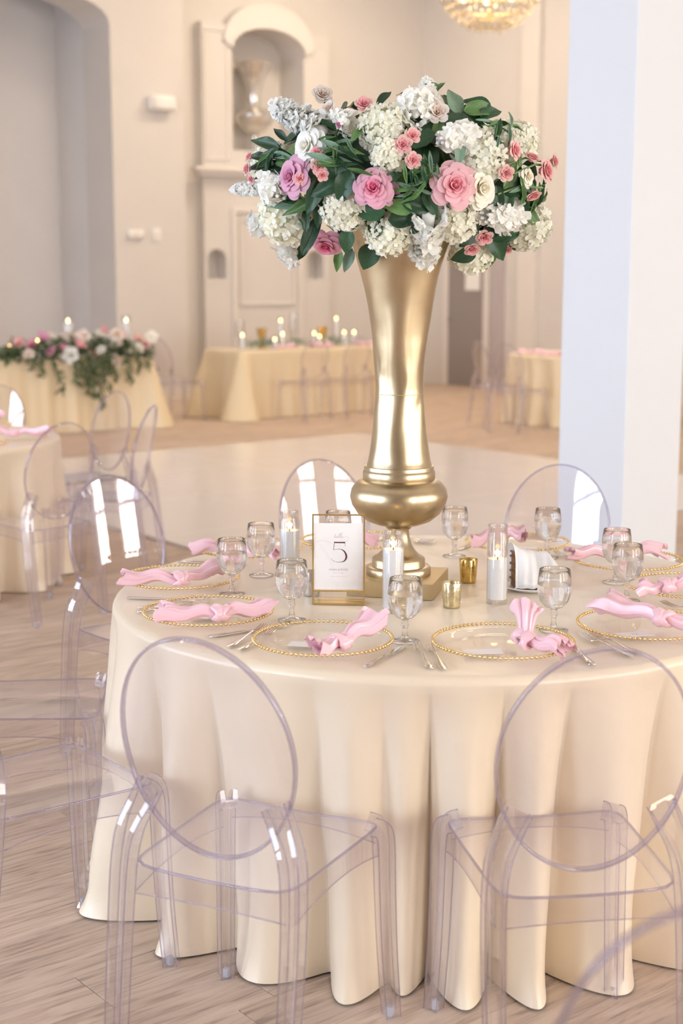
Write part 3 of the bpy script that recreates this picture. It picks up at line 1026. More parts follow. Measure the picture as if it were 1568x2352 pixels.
# ------------------------------------------------------------------ place settings
plate_mb = MB().lathe([(0, .004), (.096, .004), (.106, .006), (.128, .0125), (.158, .016), (.159, .018), (.157, .0195), (.128, .0165), (.106, .0095), (.096, .0075), (0, .0075)], 72)
PLM = plate_mb.mesh('plate', M['plate'], angle=60)
bm_ = MB()
NBD = 88
for i in range(NBD):
    a = 2 * PI * i / NBD
    bm_.lathe([(0, -.0045), (.0032, -.0032), (.0045, 0), (.0032, .0032), (0, .0045)], 8, (.1605 * math.cos(a), .1605 * math.sin(a), .0185))
BDM = bm_.mesh('bead_rim', M['gold_bead'], fix=False, angle=180)
RNM = MB().lathe([(.1575, .0165), (.1625, .0165), (.1625, .0195), (.1575, .0195)], 72, closed=True).mesh('rim_band', M['plate'], angle=30)
WELL = MB().lathe([(.0955, .0079), (.0985, .0083), (.0985, .0086), (.0955, .0083)], 60, closed=True).mesh('well_ring', M['gold_bead'], angle=30)


def charger(x, y, z, label, group):
    t = thing('charger_plate', label, 'plate', (x, y, z + .001), 0, group)
    put('plate_body', PLM, t)
    put('rim_band', RNM, t)
    put('bead_rim', BDM, t, kind='stuff')
    return t


def crumple(p, amp, k, ph):
    x, y, z = p
    return Vector((x + amp * math.sin(k * y + ph) * .5, y + amp * math.sin(k * x + ph * 1.7) * .5, z + amp * math.sin(k * (x + y) * .8 + ph * 2.3)))


def napkin(knot, ends, widths, label, seed, zmin, mat=None, tube=None):
    """satin napkin tied in a loose knot: two flaring tails of pleated cloth and the knot itself"""
    mat = mat or M['pink']
    r = random.Random(seed)
    k = Vector(knot)
    t = thing('napkin', label, 'napkin', (k.x, k.y, zmin), 0, None)
    base = Vector((k.x, k.y, zmin))
    for e, wd in zip(ends, widths):
        e = Vector(e)
        d = e - k
        ax = d.normalized()
        up = Vector((0, 0, 1)) - ax * ax.z
        if up.length < .5: up = Vector((0, -1, 0)) - ax * (-ax.y)
        up.normalize()
        sd = ax.cross(up)
        ph = r.uniform(0, 6)
        pl_ = r.choice((3, 4, 5))
        sag = .10 * d.length
        def pt(a, s, inner=1.0):
            ang = 2 * PI * a
            ww = (.011 + wd * (.25 * s + .75 * s ** 1.6)) * inner
            hh = (.0105 + wd * .20 * s) * (inner if inner < 1 else 1)
            ca, sa = math.cos(ang), math.sin(ang)
            x = ww * math.copysign(abs(ca) ** .8, ca)
            zz = hh * math.copysign(abs(sa) ** .75, sa)
            fan = abs(((pl_ * ca * .9 + ph) % 2) - 1) - .5
            zz += (.003 + hh * .75 * s) * fan + hh * .35 * s * math.sin(3 * ca + ph)
            x += ww * .10 * s * math.sin(3 * ang + ph)
            zz += .004 * math.sin(ca * 7 + ph) * (1 - s)
            le = d.length * s * (1 + .10 * math.cos(ang * 2 + ph) * s)
            p = k + ax * le + sd * x + up * (zz + sag * math.sin(PI * s) * .5)
            p += Vector((0, 0, .006 * math.sin(9 * s + ph)))
            if p.z < zmin + .001: p.z = zmin + .001 + .002 * abs(math.sin(20 * x / max(wd, .01)))
            return p - base
        MB().grid(lambda a, s: pt(a, s), 56, 22, closeu=True).build('tail', mat, t, fix=False, angle=180)
        if wd > .024:
            MB().grid(lambda a, s: pt(a, .55 + .42 * s, .62), 32, 8, closeu=True).build('fold', mat, t, fix=False, angle=180)
    # knot: two puffy bands round the middle
    a0 = (Vector(ends[1]) - Vector(ends[0])); a0.z *= .4; a0.normalize()
    up = (Vector((0, 0, 1)) - a0 * a0.z).normalized(); sd = a0.cross(up)
    for bi, (tilt, off, rr) in enumerate(((.35, -.010, .0185), (-.5, .011, .0165))):
        n = 30
        path, secs, sides = [], [], []
        for i in range(n):
            a = 2 * PI * i / n
            p = k + sd * (rr * 1.15 * math.cos(a)) + up * (rr * .85 * math.sin(a) + .004) + a0 * (off + tilt * rr * math.cos(a))
            p.z = max(p.z, zmin + .006)
            path.append(p - base)
            b_ = .013 + .003 * math.sin(3 * a + seed)
            secs.append([(b_ * math.cos(q), .0058 * math.sin(q) * (1 + .35 * math.cos(3 * q + a * 2))) for q in [2 * PI * m_ / 14 for m_ in range(14)]])
        MB().sweep(path, secs, a0, closed=True).build('knot', mat, t, angle=180)
    return t


PLATES = [(-.043, 3.195), (.370, 3.171), (.731, 3.337), (-.3335, 3.473), (-.448, 3.882), (-.286, 4.323), (.556, 4.425), (.847, 4.130), (.9386, 3.769), (.035, 4.45)]
PLAB = ['beaded glass charger plate in front of the table number', 'beaded glass charger plate under the napkin with an upright tail',
        'beaded glass charger plate at front right, with a numbered place card', 'beaded glass charger plate at front left beside two fork handles',
        'beaded glass charger plate at the far left edge of the table', 'beaded glass charger plate at back left behind the goblets',
        'beaded glass charger plate at the back behind the right tall candle', 'beaded glass charger plate at back right under a rolled pink napkin',
        'beaded glass charger plate at the right edge, half out of the picture', 'beaded glass charger plate behind the gold vase foot']
for (x, y), lab in zip(PLATES, PLAB): charger(x, y, TZ, lab, 'charger plates on the near table')

NZ = TZ + .0235
NAPS = [((.001, 3.08, .795), ((-.059, 3.040, .792), (.083, 3.133, .842)), (.024, .034), 'pink satin napkin knotted on the plate before the table number'),
        ((.412, 3.096, .797), ((.494, 3.030, .794), (.421, 3.150, .872)), (.026, .026), 'pink satin napkin with one tail standing upright'),
        ((.75, 3.236, .812), ((.632, 3.362, .822), (.864, 3.192, .80)), (.036, .030), 'pink satin napkin with a broad flat tail at front right'),
        ((-.293, 3.351, .797), ((-.436, 3.359, .795), (-.175, 3.404, .802)), (.024, .026), 'pink satin napkin lying across the front left plate'),
        ((-.433, 3.754, .797), ((-.588, 3.765, .797), (-.325, 3.852, .812)), (.028, .034), 'pink satin napkin at the far left edge of the table'),
        ((-.317, 4.173, .80), ((-.445, 4.19, .80), (-.185, 4.13, .792)), (.020, .022), 'pink satin napkin on the back left plate'),
        ((.487, 4.302, .822), ((.405, 4.31, .80), (.560, 4.286, .83)), (.026, .028), 'pink satin napkin rising behind the right tall candle'),
        ((.803, 4.105, .802), ((.668, 4.105, .80), (.945, 4.094, .812)), (.022, .024), 'pink satin napkin rolled on the back right plate'),
        ((.852, 3.628, .805), ((.775, 3.641, .795), (.945, 3.626, .83)), (.022, .034), 'pink satin napkin at the right edge of the picture'),
        ((.022, 4.332, .80), ((.108, 4.341, .795), (-.06, 4.362, .80)), (.020, .022), 'pink satin napkin peeping out behind the vase foot')]
for i, (k, e, wd, lab) in enumerate(NAPS): napkin(k, e, wd, lab, 20 + i, NZ - .003)

# place cards
def card(x, y, rot, label, num=None, s=1.0):
    t = MB().box(-.043 * s, .043 * s, -.021 * s, .021 * s, 0, .0007).build('place_card', M['paper'], None, (x, y, TZ + .0098), (0, 0, rot), smooth=False)
    tag(t, label, 'card')
    if num: text('seat_number', num, .017, M['ink_pale'], t, (0, -.006, .001), (0, 0, 0))


def text(name, body_, size, mat, parent, loc, rot, shear=0.0, spacing=1.0, font=None):
    c = bpy.data.curves.new(name, 'FONT')
    c.body = body_; c.size = size; c.align_x = 'CENTER'; c.shear = shear; c.space_character = spacing
    tmp = bpy.data.objects.new(name, c)
    COL.objects.link(tmp)
    dg = bpy.context.evaluated_depsgraph_get()
    me = bpy.data.meshes.new_from_object(tmp.evaluated_get(dg))
    bpy.data.objects.remove(tmp)
    me.materials.clear(); me.materials.append(mat)
    return put(name, me, parent, loc, rot)


card(-.078, 3.168, math.radians(-12), 'white place card on the plate before the table number')
card(.318, 3.105, math.radians(6), 'white place card on the plate with the upright napkin')
card(.690, 3.262, math.radians(14), 'white place card with a number at front right', '12')
card(-.330, 3.44, math.radians(-6), 'white place card behind the front left napkin')
card(.566, 4.36, math.radians(-8), 'white place card on the back plate behind the right candle')
card(.965, 3.70, math.radians(-10), 'white place card on the plate at the right edge')

# ------------------------------------------------------------------ cutlery
def strip(pts, n):
    """flat tapered bar along y: pts = (y, half width, z, thickness)"""
    path = [(0, y, z) for y, hw, z, th in pts]
    secs = [[(hw * math.cos(q), th / 2 * math.sin(q)) for q in [2 * PI * m_ / n for m_ in range(n)]] for y, hw, z, th in pts]
    return MB().sweep(path, secs, (1, 0, 0))


HANDLE = strip([(0, .003, .004, .003), (.003, .0085, .004, .004), (.02, .010, .0045, .0042), (.06, .006, .006, .0038), (.10, .0036, .009, .0036), (.128, .0032, .010, .0034)], 12).mesh('handle', M['silver'])
head = strip([(.126, .0032, .010, .0034), (.134, .006, .009, .003), (.143, .0115, .0065, .0026), (.150, .0125, .006, .0024)], 12)
for k in range(4):
    x = -.0095 + k * .00633
    for_path = [(x, .148, .006), (x, .165, .006), (x * .97, .185, .0085), (x * .95, .200, .0125)]
    head.sweep(for_path, [[(.0019 * math.cos(q), .0013 * math.sin(q)) for q in [2 * PI * m_ / 6 for m_ in range(6)]]] * 3 + [[(.0009 * math.cos(q), .0006 * math.sin(q)) for q in [2 * PI * m_ / 6 for m_ in range(6)]]], (1, 0, 0))
FHEAD = head.mesh('fork_head', M['silver'])
KHAN = strip([(0, .004, .0045, .004), (.003, .0085, .0045, .0065), (.03, .0090, .0045, .0068), (.075, .0068, .0045, .006), (.098, .0055, .0045, .0055)], 12).mesh('handle', M['silver'])
KBL = strip([(.096, .0055, .0042, .0045), (.105, .0085, .004, .0022), (.14, .0100, .0038, .0016), (.185, .0100, .0038, .0014), (.205, .0070, .0038, .0012), (.214, .001, .0038, .001)], 10).mesh('blade', M['silver'])


def cutlery(kind, h, tip, label):
    dx, dy = tip[0] - h[0], tip[1] - h[1]
    t = thing(kind, label, kind, (h[0], h[1], TZ + .0012), math.atan2(dy, dx) - PI / 2, 'cutlery on the near table')
    if kind == 'fork':
        put('handle', HANDLE, t); put('fork_head', FHEAD, t)
    else:
        put('handle', KHAN, t); put('blade', KBL, t)


cutlery('fork', (.192, 2.984), (.173, 3.19), 'silver fork in front, outer of the two left of the upright napkin plate')
cutlery('fork', (.221, 2.976), (.203, 3.18), 'silver fork in front, inner of the two left of the upright napkin plate')
cutlery('knife', (.052, 2.996), (.150, 3.19), 'silver knife right of the plate before the table number')
cutlery('fork', (.649, 3.080), (.562, 3.272), 'silver fork at front right lying left of the numbered card plate')
cutlery('fork', (.672, 3.098), (.590, 3.285), 'silver fork at front right, nearer the numbered card plate')
cutlery('knife', (.548, 3.010), (.525, 3.225), 'silver knife beside the upright napkin plate, its handle towards us')
cutlery('knife', (-.486, 4.161), (-.285, 4.11), 'silver knife at back left between the two left plates')
cutlery('knife', (-.565, 3.672), (-.355, 3.645), 'silver knife at the left edge between two plates')
cutlery('fork', (-.524, 3.556), (-.345, 3.635), 'silver fork handle left of the front left plate, farther one')
cutlery('fork', (-.518, 3.508), (-.340, 3.610), 'silver fork handle left of the front left plate, nearer one')
cutlery('knife', (-.312, 3.258), (-.135, 3.37), 'silver knife between the front left plate and the table number plate')
cutlery('fork', (-.257, 3.168), (-.182, 3.362), 'silver fork left of the plate before the table number, outer one')
cutlery('fork', (-.230, 3.140), (-.155, 3.335), 'silver fork left of the plate before the table number, inner one')
cutlery('fork', (.118, 4.575), (.306, 4.488), 'silver fork behind the vase with its tines to the right')
cutlery('fork', (.110, 4.545), (.298, 4.462), 'second silver fork behind the vase, nearer to it')
cutlery('knife', (.465, 4.55), (.366, 4.365), 'silver knife blade at the back between goblet and candle')
cutlery('fork', (.735, 4.118), (.655, 4.305), 'silver fork at back right beside the goblet')
cutlery('fork', (-.10, 4.52), (-.078, 4.32), 'silver fork at the back behind the left tall candle')
cutlery('fork', (.945, 3.44), (.835, 3.60), 'silver fork between the two right edge plates')

# ------------------------------------------------------------------ goblets
GB = MB().lathe([(0, .052), (.010, .0525), (.022, .058), (.034, .072), (.0405, .092), (.0415, .106), (.0395, .130), (.0370, .149), (.0362, .1502), (.0354, .149), (.0379, .130), (.0398, .106), (.0388, .092), (.0322, .0735), (.020, .0605), (.009, .0565), (0, .056)], 40).mesh('bowl', M['goblet'], angle=80)
GSTM = MB().lathe([(0, .008), (.0085, .009), (.0062, .018), (.0058, .030), (.0085, .036), (.0095, .040), (.0070, .045), (.0090, .0515), (0, .0520)], 24).mesh('stem', M['goblet'], angle=80)
GFT = MB().lathe([(0, 0), (.034, 0), (.0352, .0012), (.034, .0028), (.020, .0055), (.010, .0078), (0, .008)], 36).mesh('foot', M['goblet'], angle=80)
GWA = MB().lathe([(0, .0556), (.009, .0561), (.0203, .0602), (.0326, .0732), (.0392, .0920), (.0402, .106), (.0399, .113), (0, .113)], 36).mesh('water', M['water'], angle=50)
GOB = [(-.229, 3.984, 'water goblet at back left before the rolled napkin'), (-.294, 3.739, 'water goblet beside the far left napkin'), (-.123, 3.442, 'water goblet left of the table number'),
       (.148, 3.235, 'water goblet in front of the middle tall candle'), (.345, 4.27, 'water goblet behind the vase bulb on its right'), (.625, 4.25, 'water goblet behind the white bread napkin'),
       (.511, 3.340, 'water goblet at front right beside the upright napkin'), (.765, 3.889, 'water goblet at right, farther of the overlapping pair'), (.750, 3.660, 'water goblet at right, nearer of the overlapping pair'),
       (-.010, 4.20, 'water goblet seen through the top of the table number stand')]
for x, y, lab in GOB:
    t = thing('water_goblet', lab, 'goblet', (x, y, TZ + .0012), 0, 'goblets on the near table')
    put('bowl', GB, t); put('stem', GSTM, t); put('foot', GFT, t); put('water', GWA, t)

# ------------------------------------------------------------------ candles
FLM = MB().lathe([(0, 0), (.0028, .002), (.0042, .006), (.0036, .011), (.0016, .017), (0, .022)], 14).mesh('flame', M['flame'], angle=180)


def glow(parent, z, power):
    l = bpy.data.lights.new('candle_light', 'POINT')
    l.energy = power; l.color = (1, .62, .28); l.shadow_soft_size = .006
    o = bpy.data.objects.new('candle_light', l)
    COL.objects.link(o); o.parent = parent; o.location = (0, 0, z)


def jar_candle(x, y, z, h, wax, label, r=.0275, group=None, light=.12, seg=36):
    t = thing('jar_candle', label, 'candle', (x, y, z), 0, group)
    MB().lathe([(0, 0), (r, 0), (r + .0005, .004), (r, .010), (r, h - .030), (r - .0028, h - .019), (r - .0022, h - .008), (r - .0008, h - .003), (r - .0022, h), (r - .0038, h - .003), (r - .0048, h - .019), (r - .0022, h - .032), (r - .0022, .010), (0, .008)], seg).build('glass_jar', M['glass'], t, angle=60)
    r2 = r - .0028
    wx = MB().lathe([(0, .0095), (r2, .0115), (r2, wax), (r2 - .002, wax - .001), (.012, wax - .003), (0, wax - .0035)], seg).build('wax', M['wax'], t, angle=50)
    MB().tube([(0, 0, wax - .004), (.0005, 0, wax + .006)], .0011, 6).build('wick', M['wick'], wx)
    put('flame', FLM, t, (.0005, 0, wax + .004))
    if light: glow(t, wax + .016, light)
    return t


jar_candle(-.143, 3.849, TZ + .0008, .208, .155, 'tall white jar candle on the left, beside the table number', group='jar candles on the near table')
jar_candle(.131, 3.536, TZ + .0008, .208, .162, 'tall white jar candle in front of the vase plinth', group='jar candles on the near table')
jar_candle(.406, 3.635, TZ + .0008, .208, .118, 'tall white jar candle on the right beside the bread napkin', group='jar candles on the near table')


def votive(x, y, mat, label):
    t = thing('votive_holder', label, 'candle holder', (x, y, TZ + .0008), 0, 'votive holders on the near table')
    MB().lathe([(0, 0), (.0205, 0), (.0222, .002), (.0222, .006), (.0240, .030), (.0262, .064), (.0255, .0655), (.0243, .064), (.0222, .030), (.0205, .009), (0, .008)], 36).build('cup', mat, t, angle=50)
    MB().lathe([(0, .0092), (.0195, .0098), (.0205, .022), (0, .022)], 24).build('tealight', M['wax'], t, angle=40)


votive(.354, 3.895, M['mercury'], 'bright gold votive holder beside the vase plinth')
votive(.284, 3.585, M['mercury_pale'], 'pale gold votive holder in front of the vase plinth')
votive(-.080, 3.725, M['mercury_silver'], 'silvery votive holder half hidden by the table number')

# ------------------------------------------------------------------ table number stand
tn = thing('table_number', 'gold framed table number five in a clear stand', 'table number', (-.008, 3.612, TZ + .0008), math.radians(-2))
lean = math.radians(-5)
fw, fh = .0665, .236
fr_ = put('frame_post', None, tn) if False else None
def tilt(p): return (p[0], p[1] + math.sin(-lean) * 0 + p[2] * math.tan(math.radians(4)), p[2])
def bar(p, q, t_, name='frame_bar'):
    MB().sweep([tilt(p), tilt(q)], [[(-t_, -t_), (t_, -t_), (t_, t_), (-t_, t_)]] * 2, (1, 0, 0) if abs(q[2] - p[2]) > .01 else (0, 1, 0)).build(name, M['gold_frame'], tn, smooth=False)
e = .0019
bar((-fw, 0, .0), (-fw, 0, fh), e); bar((fw, 0, 0), (fw, 0, fh), e)
bar((-fw, 0, fh - e), (fw, 0, fh - e), e); bar((-fw, 0, .036), (fw, 0, .036), e); bar((-fw, 0, .002), (fw, 0, .002), e)
# base tray
MB().box(-fw, fw, -.004, .052, 0, .003).build('base_plate', M['gold_frame'], tn, smooth=False)
MB().box(-fw, fw, .050, .0525, .003, .030).build('back_stop', M['glass'], tn, smooth=False)
for zz in (.012, .020):
    MB().box(-fw, fw, -.006, -.0045, zz, zz + .0012).build('frame_bar', M['gold_frame'], tn, smooth=False)
vs = [tilt(p) for p in ((-fw + .002, -.0012, .038), (fw - .002, -.0012, .038), (fw - .002, -.0012, fh - .003), (-fw + .002, -.0012, fh - .003), (-fw + .002, .0004, .038), (fw - .002, .0004, .038), (fw - .002, .0004, fh - .003), (-fw + .002, .0004, fh - .003))]
MB().add(vs, [(0, 1, 2, 3), (7, 6, 5, 4), (0, 4, 5, 1), (1, 5, 6, 2), (2, 6, 7, 3), (3, 7, 4, 0)]).build('pane', M['plate'], tn, smooth=False)
cz0, cz1 = .039, .2125
cd_ = MB()
vs = [tilt(p) for p in ((-fw + .0028, .0008, cz0), (fw - .0028, .0008, cz0), (fw - .0028, .0008, cz1), (-fw + .0028, .0008, cz1), (-fw + .0028, .0014, cz0), (fw - .0028, .0014, cz0), (fw - .0028, .0014, cz1), (-fw + .0028, .0014, cz1))]
card_o = cd_.add(vs, [(0, 1, 2, 3), (7, 6, 5, 4), (0, 4, 5, 1), (1, 5, 6, 2), (2, 6, 7, 3), (3, 7, 4, 0)]).build('card', M['paper'], tn, smooth=False, label='white printed card')
rotc = (PI / 2 - math.radians(4), 0, 0)
def on_card(x, z): 
    p = tilt((x, .0004, z)); return (p[0], p[1] + .00005, p[2])


def stroke(pts, widths, name, mat, n=40):
    """flat pen stroke on the card, through points (x, z) with varying pen width"""
    pth = smooth_path([(x, 0, z) for x, z in pts], n)
    vs_, fs_ = [], []
    for i, p in enumerate(pth):
        a, b = pth[max(0, i - 1)], pth[min(n - 1, i + 1)]
        d = (b - a).normalized(); nn = Vector((-d.z, 0, d.x))
        f = i / (n - 1) * (len(widths) - 1); k_ = min(int(f), len(widths) - 2)
        hw = lerp(widths[k_], widths[k_ + 1], f - k_) / 2
        for sgn in (1, -1):
            q = p + nn * hw * sgn
            c = on_card(q.x, q.z); vs_.append(c)
    for i in range(n - 1): fs_.append((2 * i, 2 * i + 1, 2 * i + 3, 2 * i + 2))
    MB().add(vs_, fs_).build(name, mat, card_o, smooth=False, fix=False)


# figure 5 in a fine high-contrast face
stroke([(-.0115, .1625), (.0165, .1620)], [.0034, .0034], 'numeral_bar', M['ink'], 6)
stroke([(.0163, .1640), (.0172, .1525)], [.0010, .0005], 'numeral_serif', M['ink'], 6)
stroke([(-.0110, .1625), (-.0132, .1425)], [.0010, .0010], 'numeral_stem', M['ink'], 6)
stroke([(-.0132, .1425), (-.004, .1448), (.006, .1445), (.0145, .1395), (.0196, .1300), (.0196, .1215), (.0145, .1140), (.006, .1115), (-.004, .1115), (-.0135, .1145), (-.0200, .1205)], [.0007, .0007, .0012, .0032, .0048, .0047, .0028, .0010, .0007, .0006, .0005], 'numeral_bowl', M['ink'], 60)
# the word table in script, with its flourish
stroke([(-.0118, .1745), (-.0104, .1775), (-.0070, .1842), (-.0088, .1790), (-.0098, .1752), (-.0078, .1752), (-.0062, .1772), (-.0040, .1778), (-.0052, .1755), (-.0028, .1752), (-.0016, .1772)], [.0005] * 11, 'script_word', M['ink_pale'], 60)
stroke([(-.0016, .1770), (.0018, .1815), (.0040, .1862), (.0018, .1838), (.0004, .1760), (.0026, .1752), (.0062, .1812), (.0090, .1878), (.0066, .1842), (.0050, .1762), (.0068, .1752), (.0098, .1775), (.0100, .1786), (.0086, .1772), (.0096, .1752), (.0140, .1760)], [.0005] * 16, 'script_word', M['ink_pale'], 80)
stroke([(.0140, .1760), (.0200, .1778), (.0255, .1755), (.0250, .1690), (.0180, .1655), (.0060, .1668), (.0010, .1680)], [.0003, .0004, .0005, .0005, .0004, .0004, .0003], 'flourish', M['ink_pale'], 50)
stroke([(-.0585, .1555), (-.0570, .1640), (-.0440, .1672), (-.0300, .1645), (-.0170, .1600), (-.0090, .1540), (.0010, .1555), (.0060, .1610)], [.0003, .0004, .0005, .0004, .0004, .0004, .0003, .0003], 'flourish', M['ink_pale'], 60)
text('names', 'MARIA & PETER', .0072, M['ink_pale'], card_o, on_card(0, .0890), rotc, spacing=1.0)
text('date', 'MAY 10, 2022', .0036, M['ink_pale'], card_o, on_card(0, .0815), rotc, spacing=1.35)
stroke([(-.022, .0740), (.022, .0736)], [.0004, .0004], 'rule_line', M['ink_pale'], 4)

# ------------------------------------------------------------------ bread basket under a white napkin
sp = thing('side_plate', 'white china plate under the bread napkin', 'plate', (.519, 3.80, TZ + .0008))
MB().lathe([(0, .002), (.050, .002), (.052, 0), (.056, 0), (.060, .004), (.082, .011), (.083, .0125), (.081, .0135), (.058, .0075), (0, .006)], 48).build('dish', M['china'], sp, angle=60)
MB().lathe([(.079, .0128), (.0838, .0118), (.0838, .0138), (.079, .0142)], 48, closed=True).build('plate_rim', M['china'], sp, angle=60)
bk = thing('bread_basket', 'brown woven bread basket showing beside the white napkin', 'basket', (.520, 3.80, TZ + .0075), math.radians(8))
MB().box(-.050, .050, -.030, .040, 0, .010).box(-.052, -.048, -.022, .030, .010, .098).box(.046, .050, -.028, .040, .01, .045).build('basket_wall', M['wicker'], bk, smooth=False, bevel=.002)
for z in (.022, .042, .062, .082, .096):
    MB().tube([(-.053, -.022, z), (-.053, .032, z)], .0035, 6).build('weave_band', M['wicker'], bk)
wn = MB()
def linen(a, b):
    """mound of folded linen: tall at its left edge, falling in soft lumps to the right"""
    x = lerp(-.060, .082, a)
    ang = lerp(-1.0, PI + .3, b)
    f = a
    h = .100 * (1 - f) ** .55 * (1 - .25 * f) + .030 * math.exp(-((f - .72) / .17) ** 2) + .014 * math.exp(-((f - .90) / .08) ** 2) + .018
    h *= 1 if f < .96 else .6
    y = -.046 * math.cos(min(max(ang, 0), PI)) * (1.0 - .25 * f)
    z = h * math.sin(min(max(ang, 0), PI)) ** .62 if 0 < ang < PI else 0
    y += .006 * math.sin(14 * f + 3 * b) + .004 * math.sin(31 * f)
    z += .006 * math.sin(9 * f + 6 * b) * (z > .01)
    if ang < 0: y -= .012 * (-ang)
    return (x + .007 * math.sin(5 * b) * (1 - f), y, max(z, 0) + .0012)
wn.grid(linen, 40, 36)
nb_ = wn.build('bread_napkin', M['linen'], None, (.517, 3.795, TZ + .0155), (0, 0, math.radians(6)), fix=False, angle=180)
sol = nb_.modifiers.new('thickness', 'SOLIDIFY'); sol.thickness = .0015; sol.offset = 0
tag(nb_, 'white linen napkin folded over the bread on a side plate', 'napkin')
# ------------------------------------------------------------------ flowers: kind, place, radius, facing
FLW=[('hyd',0.1,3.514,1.978,0.061,-0.103,-0.739,0.666),('hyd',0.113,3.468,1.898,0.045,-0.089,-0.961,0.26),('hyd',0.349,3.511,1.902,0.066,0.417,-0.861,0.291),('hyd',0.424,3.577,1.936,0.041,0.572,-0.654,0.495),('hyd',-0.165,3.707,1.729,0.073,-0.638,-0.258,-0.726),('hyd',-0.001,3.527,1.749,0.056,-0.305,-0.738,-0.601),('hyd',0.117,3.559,1.69,0.061,-0.066,-0.571,-0.818),('hyd',0.286,3.548,1.717,0.053,0.239,-0.64,-0.731),('hyd',0.502,3.776,1.704,0.065,0.62,-0.06,-0.782),('hyd',0.352,3.792,1.635,0.056,0.295,-0.017,-0.955),('rose_pink',0.075,3.455,1.811,0.046,-0.098,-0.984,0.148),('rose_lilac',-0.123,3.542,1.843,0.05,-0.704,-0.704,0.088),('rose_coral',0.27,3.461,1.817,0.055,0.148,-0.988,0.049),('rose_white',-0.085,3.528,1.914,0.047,-0.681,-0.727,0.091),('rose_cream',0.337,3.492,1.812,0.048,0.555,-0.832,0.0),('rose_pink',-0.04,3.65,1.678,0.044,-0.196,-0.588,-0.784),('rose_cream',0.459,3.579,1.845,0.027,0.755,-0.647,0.108),('rose_lilac',0.116,3.488,1.803,0.03,0.404,-0.909,0.101),('sprw',0.202,3.579,2.031,0.029,-0.105,-0.943,0.314),('sprw',0.231,3.532,1.992,0.027,0.098,-0.976,0.195),('sprw',-0.049,3.745,2.059,0.027,0.213,-0.852,0.479),('sprw',0.261,3.487,1.923,0.03,0.0,-0.995,0.1),('sprw',-0.031,3.6,2.01,0.019,-0.598,-0.717,0.359),('sprp',0.145,3.455,1.909,0.022,0.1,-0.995,0.0),('sprp',0.168,3.464,1.931,0.019,0.192,-0.962,0.192),('sprp',0.169,3.448,1.873,0.02,0.195,-0.976,-0.098),('sprp',0.054,3.543,2.012,0.022,0.0,-0.848,0.53),('sprp',-0.059,3.503,1.896,0.016,-0.218,-0.873,0.436),('sprp',-0.053,3.494,1.863,0.021,-0.1,-0.995,0.0),('sprp',-0.046,3.491,1.842,0.015,0.192,-0.962,-0.192),('sprp',-0.101,3.523,1.836,0.017,-0.1,-0.995,0.0),('sprp',0.326,3.619,1.671,0.02,0.101,-0.704,-0.704),('sprp',0.354,3.587,1.699,0.022,0.1,-0.796,-0.597),('sprp',0.473,3.586,1.801,0.019,0.303,-0.505,-0.808),('sprp',0.466,3.571,1.889,0.019,0.303,-0.505,0.808),('sprp',0.504,3.608,1.861,0.03,0.808,-0.577,0.115),('sprp',0.532,3.659,1.888,0.02,0.896,-0.398,0.199),('sprp',0.417,3.534,1.904,0.024,0.796,-0.597,0.1),('sprp',0.396,3.512,1.848,0.02,0.282,-0.941,-0.188),('sprp',-0.238,3.685,1.871,0.017,-0.889,-0.444,0.111),('sprp',-0.233,3.692,1.902,0.014,-0.816,-0.408,0.408),('sprp',-0.226,3.66,1.844,0.013,-0.768,-0.549,-0.329),('sprp',0.434,3.785,1.671,0.013,0.318,-0.848,-0.424),('bud',0.02,3.541,1.993,0.01,0.0,-0.447,0.894),('bud',-0.004,3.517,1.957,0.012,-0.207,-0.83,0.518)]
STK=[(-0.041,3.538,1.95,-0.18,3.744,2.035,0.037),(0.211,3.498,1.753,0.207,3.686,1.628,0.045),(0.303,3.507,1.937,0.233,3.472,1.925,0.037),(-0.153,3.8,1.688,-0.128,3.798,1.632,0.028),(-0.138,3.573,1.824,-0.289,3.779,1.824,0.022),(0.429,3.607,1.747,0.35,3.53,1.752,0.038),(0.017,3.523,1.964,-0.02,3.551,1.99,0.028),(0.211,3.538,2.001,0.214,3.73,2.096,0.026),(0.18,3.548,2.012,0.177,3.498,1.976,0.044),(-0.209,3.794,1.755,-0.221,3.793,1.721,0.035),(-0.177,3.617,1.822,-0.154,3.578,1.809,0.042)]
